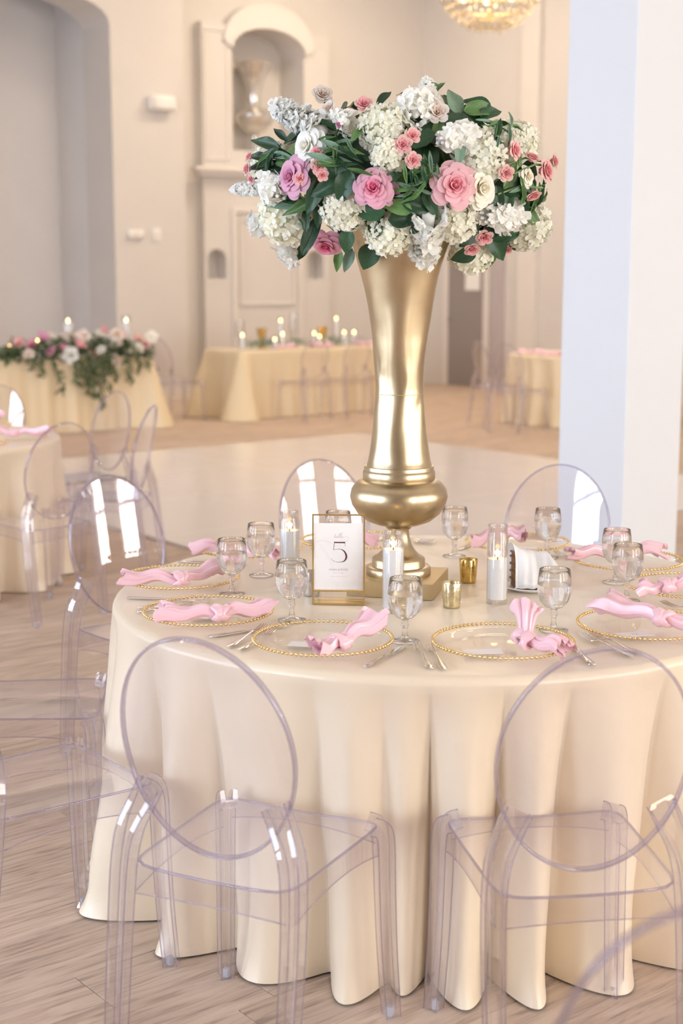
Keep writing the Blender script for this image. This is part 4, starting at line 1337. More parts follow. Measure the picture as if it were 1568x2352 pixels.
LVS=[(0.284,3.633,2.045,0.096,0.04,-0.174,0.985,0.211,-0.377,0.902,2),(0.339,3.646,2.034,0.079,0.04,-0.866,0.5,0.311,-0.361,0.879,0),(0.348,3.625,2.021,0.095,0.048,0.966,0.259,0.337,-0.423,0.841,1),(0.287,3.533,1.978,0.085,0.077,0.342,0.94,0.249,-0.696,0.673,0),(0.181,3.494,1.956,0.102,0.087,0.174,0.985,0.05,-0.823,0.566,0),(0.157,3.497,1.961,0.065,0.045,0.5,0.866,0.003,-0.807,0.591,0),(-0.198,3.714,1.949,0.109,0.033,-0.866,0.5,-0.766,-0.259,0.589,0),(-0.171,3.621,1.911,0.106,0.03,-0.966,0.259,-0.74,-0.561,0.371,0),(-0.2,3.65,1.885,0.107,0.03,-0.99,0.139,-0.844,-0.493,0.209,0),(-0.194,3.634,1.86,0.106,0.03,-0.966,-0.259,-0.835,-0.549,0.033,0),(-0.16,3.593,1.878,0.099,0.03,-0.94,0.342,-0.73,-0.666,0.152,0),(-0.171,3.605,1.837,0.078,0.023,-0.819,-0.574,-0.765,-0.632,-0.124,0),(-0.214,3.695,1.91,0.08,0.024,-0.94,0.342,-0.862,-0.341,0.375,0),(-0.036,3.519,1.926,0.067,0.054,0.5,0.866,-0.398,-0.811,0.429,0),(0.432,3.56,1.82,0.097,0.053,0.99,-0.139,0.624,-0.748,-0.227,0),(0.417,3.543,1.85,0.088,0.028,0.5,0.866,0.592,-0.805,-0.032,1),(0.062,3.499,1.761,0.086,0.051,-0.985,0.174,-0.184,-0.823,-0.538,0),(0.153,3.503,1.741,0.082,0.045,0.996,0.087,-0.003,-0.778,-0.628,0),(-0.074,3.616,1.71,0.127,0.038,0.423,0.906,-0.423,-0.47,-0.775,0),(-0.088,3.581,1.746,0.077,0.023,0.0,1.0,-0.485,-0.605,-0.631,0),(-0.108,3.802,1.665,0.064,0.029,-0.643,-0.766,-0.431,0.005,-0.902,0),(0.067,3.652,1.65,0.072,0.057,-0.342,-0.94,-0.138,-0.322,-0.937,0),(0.012,3.594,1.688,0.066,0.04,-0.087,-0.996,-0.247,-0.493,-0.834,0),(-0.01,3.764,1.642,0.063,0.025,-0.174,-0.985,-0.258,-0.077,-0.963,1),(0.016,3.72,1.642,0.068,0.029,-0.342,-0.94,-0.217,-0.173,-0.961,2),(0.375,3.791,1.652,0.093,0.07,-0.087,-0.996,0.349,-0.021,-0.937,1),(0.404,3.716,1.68,0.092,0.055,0.5,-0.866,0.432,-0.202,-0.879,0),(0.312,3.683,1.655,0.068,0.041,-0.94,-0.342,0.252,-0.26,-0.932,0),(0.464,3.631,1.762,0.107,0.045,0.94,-0.342,0.654,-0.496,-0.571,1),(0.373,3.593,1.72,0.066,0.04,0.342,0.94,0.41,-0.539,-0.735,0),(-0.1,3.566,1.775,0.12,0.029,-0.94,-0.342,-0.539,-0.684,-0.491,1),(-0.145,3.602,1.781,0.122,0.027,-1.0,0.0,-0.652,-0.596,-0.469,2),(-0.133,3.582,1.793,0.099,0.024,-0.985,0.174,-0.634,-0.666,-0.394,0),(-0.041,3.509,1.815,0.086,0.043,-0.94,-0.342,-0.424,-0.87,-0.251,0),(-0.068,3.531,1.796,0.097,0.044,-0.5,-0.866,-0.477,-0.798,-0.369,0),(-0.015,3.492,1.844,0.096,0.053,-0.766,0.643,-0.369,-0.927,-0.067,0),(0.006,3.49,1.814,0.086,0.051,-0.342,-0.94,-0.317,-0.914,-0.255,0),(0.126,3.483,1.772,0.096,0.038,-0.94,0.342,-0.057,-0.877,-0.477,1),(0.184,3.483,1.772,0.086,0.043,0.94,-0.342,0.057,-0.877,-0.477,0),(0.12,3.462,1.837,0.064,0.026,0.866,0.5,-0.074,-0.991,-0.109,0),(0.215,3.486,1.773,0.075,0.03,0.5,-0.866,0.12,-0.87,-0.478,0),(0.383,3.539,1.786,0.076,0.031,0.174,-0.985,0.482,-0.766,-0.426,0),(0.406,3.561,1.776,0.077,0.031,-0.174,-0.985,0.531,-0.698,-0.481,0),(0.413,3.655,1.706,0.079,0.039,-0.94,-0.342,0.477,-0.37,-0.797,0),(-0.046,3.555,1.967,0.077,0.017,0.866,-0.5,-0.394,-0.663,0.637,0),(-0.025,3.536,1.958,0.087,0.017,0.883,-0.469,-0.356,-0.724,0.591,0),(0.037,3.503,1.947,0.065,0.019,0.5,0.866,-0.234,-0.816,0.528,1),(0.102,3.605,2.045,0.067,0.023,0.5,0.866,-0.085,-0.439,0.894,0),(0.132,3.534,2.001,0.065,0.039,0.342,0.94,-0.041,-0.657,0.753,0),(0.235,3.505,1.962,0.065,0.032,0.174,0.985,0.155,-0.787,0.598,1),(0.281,3.481,1.889,0.054,0.027,-0.174,-0.985,0.268,-0.94,0.21,2),(0.208,3.463,1.847,0.064,0.026,0.766,0.643,0.112,-0.993,-0.047,1),(0.244,3.469,1.843,0.053,0.016,-0.866,0.5,0.191,-0.979,-0.076,1),(0.372,3.625,2.011,0.067,0.034,0.866,0.5,0.389,-0.435,0.812,0),(-0.1,3.581,1.955,0.055,0.028,-0.5,0.866,-0.521,-0.618,0.589,0),(-0.062,3.517,1.882,0.065,0.019,0.766,0.643,-0.477,-0.862,0.172,1),(0.448,3.597,1.778,0.067,0.033,-0.174,0.985,0.634,-0.606,-0.48,0),(0.451,3.783,1.687,0.058,0.029,0.707,-0.707,0.52,-0.041,-0.853,0),(0.091,3.524,1.723,0.054,0.022,0.174,0.985,-0.118,-0.701,-0.703,0),(0.186,3.52,1.723,0.054,0.022,0.766,0.643,0.057,-0.709,-0.703,0),(-0.057,3.551,1.755,0.076,0.03,-0.174,-0.985,-0.427,-0.693,-0.581,0),(0.017,3.544,1.723,0.054,0.022,-0.94,-0.342,-0.256,-0.659,-0.708,0),(0.249,3.731,2.087,0.058,0.012,0.5,0.866,0.137,-0.139,0.981,1),(-0.156,3.652,1.962,0.067,0.02,-0.643,0.766,-0.643,-0.422,0.639,0),(0.353,3.531,1.963,0.097,0.017,0.447,0.895,0.377,-0.709,0.595,0),(0.353,3.526,1.956,0.093,0.019,0.619,0.786,0.382,-0.731,0.566,1),(0.408,3.561,1.957,0.091,0.014,0.998,0.056,0.496,-0.648,0.579,2),(0.397,3.565,1.969,0.083,0.017,0.894,0.448,0.462,-0.622,0.632,2),(0.378,3.546,1.963,0.078,0.013,0.994,-0.109,0.429,-0.674,0.602,1),(0.394,3.613,2.008,0.081,0.017,0.631,0.776,0.423,-0.456,0.783,2),(0.393,3.552,1.959,0.096,0.018,0.311,0.95,0.463,-0.668,0.583,0),(0.363,3.523,1.945,0.076,0.011,0.905,0.425,0.409,-0.755,0.514,1),(0.35,3.537,1.971,0.094,0.018,0.751,0.66,0.366,-0.684,0.63,0),(0.361,3.526,1.951,0.091,0.015,0.822,0.569,0.401,-0.739,0.54,0),(0.391,3.584,1.99,0.076,0.012,0.818,0.575,0.433,-0.549,0.715,1),(0.384,3.532,1.94,0.073,0.015,0.714,0.7,0.456,-0.741,0.493,0),(0.343,3.507,1.935,0.089,0.013,0.986,0.169,0.373,-0.806,0.46,1),(0.338,3.498,1.923,0.078,0.011,0.263,0.965,0.369,-0.842,0.394,1),(0.366,3.573,1.995,0.079,0.014,0.953,0.303,0.38,-0.567,0.731,2),(0.435,3.624,1.989,0.068,0.011,0.882,0.471,0.522,-0.455,0.722,1),(0.451,3.563,1.804,0.085,0.015,0.286,-0.958,0.636,-0.704,-0.315,1),(0.538,3.712,1.781,0.067,0.01,0.99,-0.142,0.841,-0.268,-0.47,1),(0.494,3.625,1.781,0.075,0.011,0.985,-0.171,0.725,-0.517,-0.455,2),(0.518,3.654,1.792,0.098,0.019,0.181,-0.983,0.799,-0.445,-0.404,0),(0.499,3.637,1.777,0.071,0.014,0.763,-0.646,0.732,-0.481,-0.482,2),(0.496,3.616,1.797,0.073,0.013,0.039,-0.999,0.746,-0.555,-0.369,1),(0.491,3.623,1.779,0.079,0.016,0.938,0.346,0.713,-0.521,-0.469,1),(0.543,3.769,1.754,0.089,0.012,0.807,-0.591,0.794,-0.089,-0.602,2),(0.507,3.661,1.767,0.099,0.021,0.313,-0.95,0.74,-0.405,-0.537,2),(0.493,3.653,1.755,0.101,0.02,0.995,-0.095,0.692,-0.415,-0.591,0),(0.494,3.626,1.78,0.075,0.014,0.437,-0.9,0.723,-0.512,-0.464,0),(0.518,3.684,1.767,0.099,0.016,0.957,-0.29,0.77,-0.341,-0.539,1),(0.492,3.63,1.773,0.085,0.014,0.725,-0.689,0.71,-0.495,-0.501,1),(0.476,3.602,1.782,0.078,0.016,0.733,-0.68,0.681,-0.581,-0.446,0),(0.495,3.631,1.776,0.1,0.014,0.611,-0.791,0.72,-0.495,-0.486,2),(0.481,3.598,1.795,0.1,0.02,0.978,-0.207,0.703,-0.604,-0.376,1),(0.0,3.473,1.872,0.059,0.009,0.714,-0.7,-0.321,-0.941,0.104,0),(-0.012,3.479,1.885,0.08,0.011,-0.037,-0.999,-0.346,-0.921,0.181,1),(0.014,3.474,1.901,0.086,0.015,0.998,-0.064,-0.287,-0.919,0.27,1),(-0.015,3.486,1.906,0.083,0.016,0.875,-0.485,-0.346,-0.888,0.302,2),(0.021,3.469,1.889,0.071,0.013,0.823,-0.568,-0.275,-0.94,0.202,0),(-0.046,3.492,1.879,0.085,0.017,0.943,-0.334,-0.423,-0.894,0.145,2),(-0.041,3.507,1.929,0.058,0.009,0.968,0.251,-0.392,-0.813,0.431,1),(-0.027,3.483,1.867,0.086,0.018,0.998,-0.06,-0.382,-0.921,0.075,1),(-0.002,3.473,1.865,0.079,0.014,0.996,0.092,-0.327,-0.943,0.06,0),(-0.027,3.488,1.9,0.062,0.011,0.981,-0.195,-0.374,-0.888,0.267,2),(0.002,3.487,1.924,0.065,0.01,0.931,0.365,-0.305,-0.864,0.4,2),(0.02,3.475,1.911,0.058,0.008,0.483,-0.876,-0.272,-0.905,0.327,2),(-0.01,3.477,1.879,0.068,0.012,0.992,-0.126,-0.342,-0.928,0.147,2),(-0.013,3.484,1.902,0.067,0.012,0.975,0.224,-0.344,-0.897,0.279,1),(0.23,3.452,1.848,0.044,0.007,0.216,-0.976,0.155,-0.987,-0.044,2),(0.227,3.453,1.835,0.053,0.007,0.736,-0.677,0.147,-0.982,-0.119,2),(0.18,3.447,1.851,0.069,0.014,0.948,0.318,0.051,-0.998,-0.026,1),(0.161,3.447,1.865,0.063,0.011,0.457,-0.889,0.012,-0.998,0.058,1),(0.165,3.448,1.836,0.048,0.007,0.101,-0.995,0.02,-0.993,-0.115,0),(0.195,3.449,1.839,0.062,0.012,0.209,-0.978,0.082,-0.992,-0.096,0),(0.211,3.45,1.867,0.063,0.01,0.123,-0.992,0.115,-0.991,0.069,2),(0.204,3.458,1.799,0.043,0.009,0.924,-0.383,0.098,-0.942,-0.322,2),(0.181,3.448,1.843,0.069,0.011,0.977,-0.212,0.052,-0.996,-0.072,0),(0.177,3.449,1.83,0.053,0.011,0.351,-0.937,0.045,-0.988,-0.149,0),(0.186,3.448,1.864,0.045,0.009,0.525,-0.851,0.063,-0.997,0.051,1),(0.151,3.447,1.841,0.058,0.01,0.138,-0.99,-0.007,-0.997,-0.08,1),(0.203,3.449,1.869,0.045,0.009,0.962,-0.274,0.097,-0.992,0.08,0),(0.202,3.449,1.856,0.068,0.014,0.208,-0.978,0.096,-0.995,0.009,1),(0.173,3.451,1.818,0.064,0.009,-0.952,-0.306,0.036,-0.975,-0.217,2),(0.161,3.455,1.803,0.061,0.009,-0.627,-0.779,0.012,-0.953,-0.301,1),(0.165,3.464,1.78,0.049,0.007,-0.85,-0.527,0.019,-0.906,-0.424,0),(0.183,3.456,1.802,0.068,0.013,-0.646,-0.763,0.055,-0.95,-0.307,1),(0.184,3.451,1.822,0.064,0.013,-0.776,-0.631,0.058,-0.979,-0.195,1),(0.131,3.461,1.788,0.073,0.011,-0.98,-0.198,-0.047,-0.923,-0.383,0),(0.156,3.452,1.812,0.074,0.011,-0.952,0.306,0.003,-0.968,-0.252,2),(0.164,3.461,1.785,0.052,0.009,-0.945,-0.327,0.018,-0.918,-0.395,1),(0.15,3.458,1.793,0.048,0.009,-0.941,-0.338,-0.011,-0.936,-0.353,2),(0.138,3.454,1.805,0.049,0.01,-1.0,0.007,-0.035,-0.957,-0.288,1),(0.066,3.457,1.828,0.045,0.009,-0.164,-0.986,-0.182,-0.97,-0.159,1),(0.083,3.459,1.807,0.063,0.009,-0.27,-0.963,-0.145,-0.949,-0.28,2),(0.042,3.466,1.812,0.061,0.008,0.361,-0.933,-0.229,-0.939,-0.255,0),(0.045,3.459,1.847,0.074,0.01,0.96,-0.281,-0.226,-0.973,-0.048,1),(0.091,3.456,1.815,0.065,0.009,0.025,-1.0,-0.13,-0.963,-0.235,1),(0.071,3.475,1.773,0.071,0.01,0.733,-0.68,-0.163,-0.872,-0.462,1),(0.085,3.457,1.812,0.069,0.014,0.506,-0.862,-0.14,-0.957,-0.253,2),(0.049,3.461,1.825,0.053,0.01,0.046,-0.999,-0.217,-0.96,-0.175,1),(0.391,3.523,1.918,0.061,0.009,0.579,-0.815,0.486,-0.788,0.378,2),(0.425,3.536,1.892,0.054,0.008,0.557,-0.831,0.579,-0.782,0.231,1),(0.401,3.542,1.938,0.063,0.01,-0.158,-0.987,0.495,-0.72,0.486,2),(0.375,3.528,1.943,0.075,0.015,-0.257,-0.966,0.436,-0.747,0.503,1),(0.408,3.585,1.98,0.047,0.009,-0.087,-0.996,0.475,-0.558,0.68,2),(0.371,3.528,1.945,0.075,0.014,-0.341,-0.94,0.426,-0.743,0.516,0),(0.37,3.511,1.918,0.06,0.008,-0.32,-0.947,0.44,-0.817,0.372,2),(0.38,3.518,1.919,0.066,0.011,0.336,-0.942,0.462,-0.801,0.382,2),(0.38,3.516,1.916,0.048,0.009,0.316,-0.949,0.463,-0.809,0.362,1),(0.413,3.555,1.945,0.058,0.009,0.831,-0.556,0.516,-0.678,0.523,0),(-0.21,3.642,1.896,0.077,0.011,-0.911,-0.413,-0.826,-0.494,0.271,1),(-0.164,3.586,1.906,0.097,0.019,-0.947,0.321,-0.694,-0.644,0.323,2),(-0.183,3.607,1.906,0.067,0.011,-0.988,0.154,-0.742,-0.585,0.327,0),(-0.155,3.569,1.888,0.083,0.011,-0.942,0.337,-0.681,-0.703,0.208,1),(-0.184,3.596,1.861,0.08,0.011,-0.942,-0.334,-0.768,-0.639,0.041,2),(-0.155,3.569,1.886,0.084,0.016,-0.788,0.615,-0.683,-0.704,0.196,1),(-0.189,3.604,1.877,0.072,0.013,-0.551,-0.835,-0.777,-0.613,0.142,0),(-0.16,3.572,1.877,0.065,0.012,-0.98,0.2,-0.7,-0.701,0.14,1),(-0.196,3.611,1.858,0.1,0.019,-0.916,0.401,-0.801,-0.598,0.02,0),(-0.211,3.647,1.903,0.098,0.02,-1.0,-0.014,-0.822,-0.476,0.314,2),(-0.193,3.618,1.902,0.092,0.014,-0.641,0.768,-0.773,-0.558,0.302,1),(-0.191,3.609,1.887,0.1,0.019,-0.002,1.0,-0.778,-0.593,0.207,0),(-0.119,3.542,1.899,0.06,0.01,-0.631,0.776,-0.586,-0.764,0.271,1),(-0.101,3.536,1.917,0.049,0.01,-0.897,0.442,-0.533,-0.759,0.375,2),(-0.066,3.507,1.897,0.041,0.006,-0.61,0.792,-0.463,-0.849,0.253,1),(-0.092,3.54,1.935,0.052,0.011,-1.0,-0.011,-0.5,-0.729,0.468,0),(-0.106,3.54,1.917,0.065,0.009,-0.82,0.572,-0.544,-0.751,0.376,0),(-0.06,3.503,1.897,0.039,0.006,-0.192,0.981,-0.448,-0.857,0.254,0),(0.202,3.573,2.04,0.059,0.011,-0.823,0.568,0.076,-0.503,0.861,2),(0.194,3.544,2.022,0.04,0.006,-0.948,-0.318,0.065,-0.589,0.805,1),(0.164,3.631,2.069,0.051,0.007,-0.876,0.483,0.014,-0.353,0.936,0),(0.186,3.612,2.061,0.056,0.009,-0.83,0.558,0.047,-0.4,0.915,0),(0.224,3.649,2.072,0.056,0.009,-0.999,0.037,0.104,-0.312,0.944,1),(0.179,3.557,2.032,0.062,0.011,-0.934,0.357,0.039,-0.548,0.836,0),(0.467,3.569,1.829,0.056,0.01,0.993,-0.117,0.688,-0.707,-0.163,1),(0.515,3.631,1.821,0.052,0.007,0.711,0.704,0.817,-0.531,-0.225,0),(0.538,3.663,1.846,0.059,0.011,0.867,0.498,0.894,-0.443,-0.064,2),(0.435,3.547,1.811,0.055,0.01,0.966,0.259,0.601,-0.751,-0.275,2),(0.516,3.629,1.827,0.044,0.007,1.0,-0.013,0.823,-0.538,-0.182,1),(0.487,3.587,1.844,0.057,0.01,0.935,-0.354,0.747,-0.662,-0.069,0)]
def petal(mb, r0, r1, h, phi, lip, rot, k0, k1, nu=6, nv=6, wob=0.0, seed=0):
    """one cupped, round-topped petal wrapped round the flower axis"""
    def fn(a, v0):
        u = a * 2 - 1
        v = v0 * (1 - .38 * abs(u) ** 3.2)
        sh = min(1.0, .35 + 1.15 * v0) * (1 - .10 * v0 ** 4)
        ang = rot + u * phi * sh
        rr = r0 + (r1 - r0) * v ** 1.15
        z = h * math.sin(v * PI / 2 * .96)
        if v > .62:
            q = (v - .62) / .38
            rr += lip * q * q; z -= lip * .9 * q * q
        rr += wob * math.sin(4 * u + seed + 2 * v) * v - .05 * r1 * u * u * v
        return (rr * math.cos(ang), rr * math.sin(ang), z)
    mb.grid(fn, nu, nv, radfn=lambda a, v: k0 + (k1 - k0) * v)
    return mb


# petals in the ring, inner and outer radius, height, half angle, curl of the lip, depth of colour at foot and tip
RINGS = [(3, .03, .13, .66, 1.3, .00, .0, .25), (3, .07, .24, .69, 1.25, .02, .05, .4), (4, .11, .37, .68, 1.05, .04, .1, .6), (4, .16, .52, .62, 1.0, .07, .2, .8), (5, .20, .68, .52, .90, .10, .3, .95), (5, .22, .84, .38, .92, .14, .4, 1.0), (6, .22, .92, .26, .84, .16, .5, 1.0)]
ROSE = {}
def rose_meshes(kind):
    if kind in ROSE: return ROSE[kind]
    ms = []
    for ri, (n, r0, r1, h, phi, lip, k0, k1) in enumerate(RINGS):
        if ri == 0:
            mb = MB()
            for i in range(n): petal(mb, r0, r1, h, phi, lip, 2 * PI * i / n, k0, k1)
            petal(mb, .0, .06, .60, 1.5, 0, 1.0, 0, .2); petal(mb, .0, .10, .61, 1.4, 0, 3.5, 0, .2)
            mb.lathe([(.12, .30), (.10, .50), (.06, .61), (0, .645)], 10); mb.rad[-31:] = [.15] * 31
            ms.append(mb.mesh('rose_heart', M[kind], fix=False, angle=180, rad=True))
        else:
            ms.append(petal(MB(), r0, r1, h, phi, lip, 0, k0, k1, 10, 8, .014, ri).mesh('petal', M[kind], fix=False, angle=180, rad=True))
    ROSE[kind] = ms
    return ms


def joined_rose(kind, rings):
    mb = MB()
    for ri in rings:
        n, r0, r1, h, phi, lip, k0, k1 = RINGS[ri]
        for i in range(n): petal(mb, r0, r1, h, phi, lip, 2 * PI * (i + ri * .37) / n, k0, k1, 5, 5, .02, i + ri)
    mb.lathe([(.10, .30), (.09, .50), (.05, .60), (0, .63)], 8)
    mb.rad[-25:] = [.15] * 25
    return mb.mesh('spray_rose', M[kind], fix=False, angle=180, rad=True)


def floret(mb, c, nrm, r, rot, rng, k0=.0, k1=1.0, cup=.18):
    z = Vector(nrm).normalized()
    x = z.orthogonal().normalized(); y = z.cross(x)
    for q in range(4):
        a = rot + q * PI / 2 + rng.uniform(-.15, .15)
        d = x * math.cos(a) + y * math.sin(a); s = z.cross(d)
        rr = r * rng.uniform(.85, 1.12); w_ = rr * .52; cu = cup * rr * rng.uniform(.2, 1.6)
        C0 = Vector(c)
        vs = [C0, C0 + d * rr * .45 + s * w_ * .85 - z * 0, C0 + d * rr * .48 + z * cu * .5, C0 + d * rr * .45 - s * w_ * .85, C0 + d * rr * .85 + s * w_ * .75 + z * cu, C0 + d * rr * 1.0 + z * cu * .9, C0 + d * rr * .85 - s * w_ * .75 + z * cu]
        mb.add(vs, [(0, 1, 2), (0, 2, 3), (1, 4, 5, 2), (2, 5, 6, 3)], [k0, .7, .55, .7, k1, k1, k1])


def hydrangea_mesh(seed):
    r = random.Random(seed)
    mb = MB()
    n = 120
    for i in range(n):
        z = 1 - 1.72 * (i + .5) / n
        a = i * 2.39996 + r.uniform(-.2, .2)
        q = math.sqrt(max(0, 1 - z * z))
        nr = Vector((q * math.cos(a), q * math.sin(a), z))
        d = r.uniform(.84, 1.02)
        nn = nr + Vector((r.uniform(-.35, .35), r.uniform(-.35, .35), r.uniform(-.35, .35)))
        floret(mb, nr * d * Vector((1, 1, 1)).x, nn, .235, r.uniform(0, 1.5), r, cup=.30)
    mb.lathe([(0, -.72), (.5, -.5), (.72, 0), (.5, .5), (0, .72)], 12)
    mb.rad[-50:] = [0.2] * 50
    return mb.mesh('hydrangea', M['hyd'], fix=False, angle=180, rad=True)


def stock_mesh(length, r, seed):
    """spike of ruffled florets along +z, buds at its tip"""
    g = random.Random(seed)
    mb = MB()
    n = max(14, int(length / r * 17))
    for i in range(n):
        f = (i + .5) / n
        a = i * 2.39996
        rr = r * (1 - .55 * f ** 1.8) * g.uniform(.62, .95)
        c = Vector((rr * math.cos(a), rr * math.sin(a), length * f))
        nr = Vector((math.cos(a), math.sin(a), g.uniform(-.2, .7)))
        if f < .86:
            floret(mb, c, nr, r * .56 * g.uniform(.8, 1.15), g.uniform(0, 3), g, .4, 1.0, .22)
            floret(mb, c * .93, nr + Vector((0, 0, .5)), r * .36, g.uniform(0, 3), g, .25, 1.0, .4)
        else:
            mb.lathe([(0, -.006), (.0045, 0), (.004, .005), (0, .009)], 6, c * .9 + Vector((0, 0, .01)))
    mb.lathe([(0, 0), (r * .36, .004), (r * .34, length * .5), (r * .16, length * .85), (0, length)], 10)
    mb.rad[-32:] = [.8] * 32
    return mb.mesh('stock_spike', M['stock'], fix=False, angle=180, rad=True)


def leaf_mesh(name, mat, kind, seed):
    r = random.Random(seed)
    def fn(a, v):
        u = a * 2 - 1
        if kind == 'broad': wd = math.sin(PI * min(1, v ** .72)) ** .8
        else: wd = math.sin(PI * v ** .85) ** 1.0
        wd = max(wd, .02)
        return (u * .5 * wd, v, .10 * abs(u) * wd - .22 * v * v + .03 * math.sin(9 * v + 4 * u) * abs(u))
    return MB().grid(fn, 6, 9).mesh(name, mat, fix=False, angle=180)


LEAF = {}
for c in range(3):
    for kd in ('broad', 'slim'):
        LEAF[(c, kd)] = [leaf_mesh('leaf', M['leaf%d' % c], kd, s) for s in (1,)]


def frame(n, d):
    z = Vector(n).normalized()
    y = Vector(d); y = (y - z * y.dot(z))
    y = y.normalized() if y.length > 1e-4 else z.orthogonal().normalized()
    x = y.cross(z)
    return Matrix((x, y, z)).transposed().to_euler()


HYD = [hydrangea_mesh(s) for s in (1, 2, 3)]
SPR = {'sprp': joined_rose('sprp', (0, 1, 2, 3, 4)), 'sprw': joined_rose('sprw', (0, 1, 2, 3, 4))}
BUDM = joined_rose('rose_lilac', (0, 1))
ARC = Vector((VX, VY, TZ + .975))
arr = thing('flower_arrangement', 'large rounded arrangement of white hydrangeas, pink roses and greenery in the gold vase', 'flowers', ARC)
rn = random.Random(11)


def rose(kind, p, s, n, parent, lab=None):
    ms = rose_meshes(kind)
    n = Vector(n).normalized()
    o = put('rose', ms[0], parent, p - n * s * .42, frame(n, n.orthogonal()), (s, s, s), label=lab)
    for ri in range(1, 7):
        cnt = RINGS[ri][0]
        for i in range(cnt):
            put('petal', ms[ri], o, (0, 0, 0), (rn.uniform(-.05, .05), rn.uniform(-.05, .05), 2 * PI * (i + ri * .41) / cnt + rn.uniform(-.15, .15)), (1, 1, rn.uniform(.9, 1.1)))
    return o


RL = {'rose_pink': 'open pink rose', 'rose_lilac': 'lilac pink rose', 'rose_coral': 'coral pink garden rose', 'rose_white': 'white rose', 'rose_cream': 'cream rose'}
for i, (k, x, y, z, s, nx, ny, nz) in enumerate(FLW):
    p = Vector((x, y, z)) - ARC
    n = Vector((nx, ny, nz)).normalized()
    if k == 'hyd':
        put('hydrangea', HYD[i % 3], arr, p - n * s * .55, frame(n, n.orthogonal()), (s * 1.02, s * 1.02, s * .98), kind='stuff', label='white hydrangea head')
    elif k.startswith('rose'):
        rose(k, p, s * 1.02, n, arr, RL[k])
    elif k in SPR:
        put('spray_rose', SPR[k], arr, p - n * s * .5, frame(n, n.orthogonal()), (s * 1.42, s * 1.42, s * 1.45), kind='stuff', label='small pink spray rose' if k == 'sprp' else 'small blush white rose')
    else:
        put('rosebud', BUDM, arr, p - n * s * .6, frame(n, n.orthogonal()), (s * 2.6, s * 2.6, s * 2.6), kind='stuff')
for i, (ax, ay, az, bx, by, bz, r) in enumerate(STK):
    a, b = Vector((ax, ay, az)) - ARC, Vector((bx, by, bz)) - ARC
    d = b - a
    put('stock_spike', stock_mesh(max(d.length, r * 1.2), r, 40 + i), arr, a, frame(d, d.orthogonal()), kind='stuff', label='white stock flower spike')
for li, (x, y, z, ln, wd, dx, dz, nx, ny, nz, c) in enumerate(LVS):
    n = Vector((nx, ny, nz)).normalized() + Vector((rn.uniform(-.25, .25), -.25, rn.uniform(-.1, .35)))
    if li < 64: n = Vector((nx * .35, -.9, nz * .35 + .2))        # broad leaves turn their faces to the room
    d = Vector((dx, rn.uniform(-.25, .15) * (.3 if li < 64 else 1), dz)).normalized()
    p = Vector((x, y, z)) - ARC - d * ln * .5 - n.normalized() * .004
    put('leaf', LEAF[(c, 'broad' if wd / ln > .35 else 'slim')][0], arr, p, frame(n, d), (wd, ln, ln))
# leaves deeper in, all the way round
for i in range(112):
    zz = 1 - 1.75 * (i + .5) / 112
    a = i * 2.39996
    q = math.sqrt(max(0, 1 - zz * zz))
    n = Vector((q * math.cos(a), q * math.sin(a), zz))
    sc_ = rn.uniform(.80, .95)
    p = Vector((.155 + .38 * sc_ * n.x, 3.80 + .33 * sc_ * n.y, 1.855 + .215 * sc_ * n.z)) - ARC
    d = Vector((rn.uniform(-1, 1), rn.uniform(-1, 1), rn.uniform(-1, .6)))
    nn = n + Vector((rn.uniform(-.5, .5), rn.uniform(-.5, .5), rn.uniform(-.3, .6)))
    ln = rn.uniform(.07, .115)
    f = frame(nn, d)
    put('leaf', LEAF[(0 if rn.random() < .8 else 1, 'broad')][0], arr, p - f.to_matrix() @ Vector((0, ln / 2, 0)), f, (ln * rn.uniform(.5, .8), ln, ln))
# heads on the far side, so the ball is full all round
for i in range(9):
    a = .25 + i * .33
    n = Vector((math.cos(a), math.sin(a), rn.uniform(-.4, .6))).normalized()
    p = Vector((.155 + .39 * n.x, 3.80 + .33 * n.y, 1.855 + .22 * n.z)) - ARC
    if i % 3 == 1: rose('rose_cream', p, .05, n, arr)
    else: put('hydrangea', HYD[i % 3], arr, p - n * .03, frame(n, n.orthogonal()), (.062, .062, .06), kind='stuff', label='white hydrangea head')
MB().lathe([(0, -.75), (.35, -.62), (.62, -.30), (.70, 0), (.60, .36), (.35, .62), (0, .72)], 24).build('foam_core', M['leaf0'], arr, (0, 0, 1.855 - ARC.z)).scale = (.36, .31, .24)  # dark foam filler added inside to stop sight through the blooms
for i in range(12):
    a = 2 * PI * i / 12
    MB().tube([(.03 * math.cos(a), .03 * math.sin(a), -.12), (.075 * math.cos(a), .075 * math.sin(a), .0), (.14 * math.cos(a), .13 * math.sin(a), .06)], .004, 6).build('stem', M['stem'], arr)
for x0, y0, z0, x1, y1, z1 in ((.40, 3.55, 1.87, .50, 3.63, 1.885), (.42, 3.56, 1.85, .53, 3.64, 1.875), (.38, 3.54, 1.80, .50, 3.62, 1.82), (-.02, 3.55, 1.93, .03, 3.56, 2.02), (.44, 3.60, 1.79, .47, 3.70, 1.73), (-.02, 3.69, 1.94, -.045, 3.748, 2.045)):
    A, B = Vector((x0, y0, z0)) - ARC, Vector((x1, y1, z1)) - ARC
    MB().tube([A, A.lerp(B, .5) + Vector((0, -.01, .012)), B], .0026, 6).build('stem', M['stem'], arr)
# ------------------------------------------------------------------ the other tables' decoration
def P2(a, b, z=0.0): return RW(a, b, z)


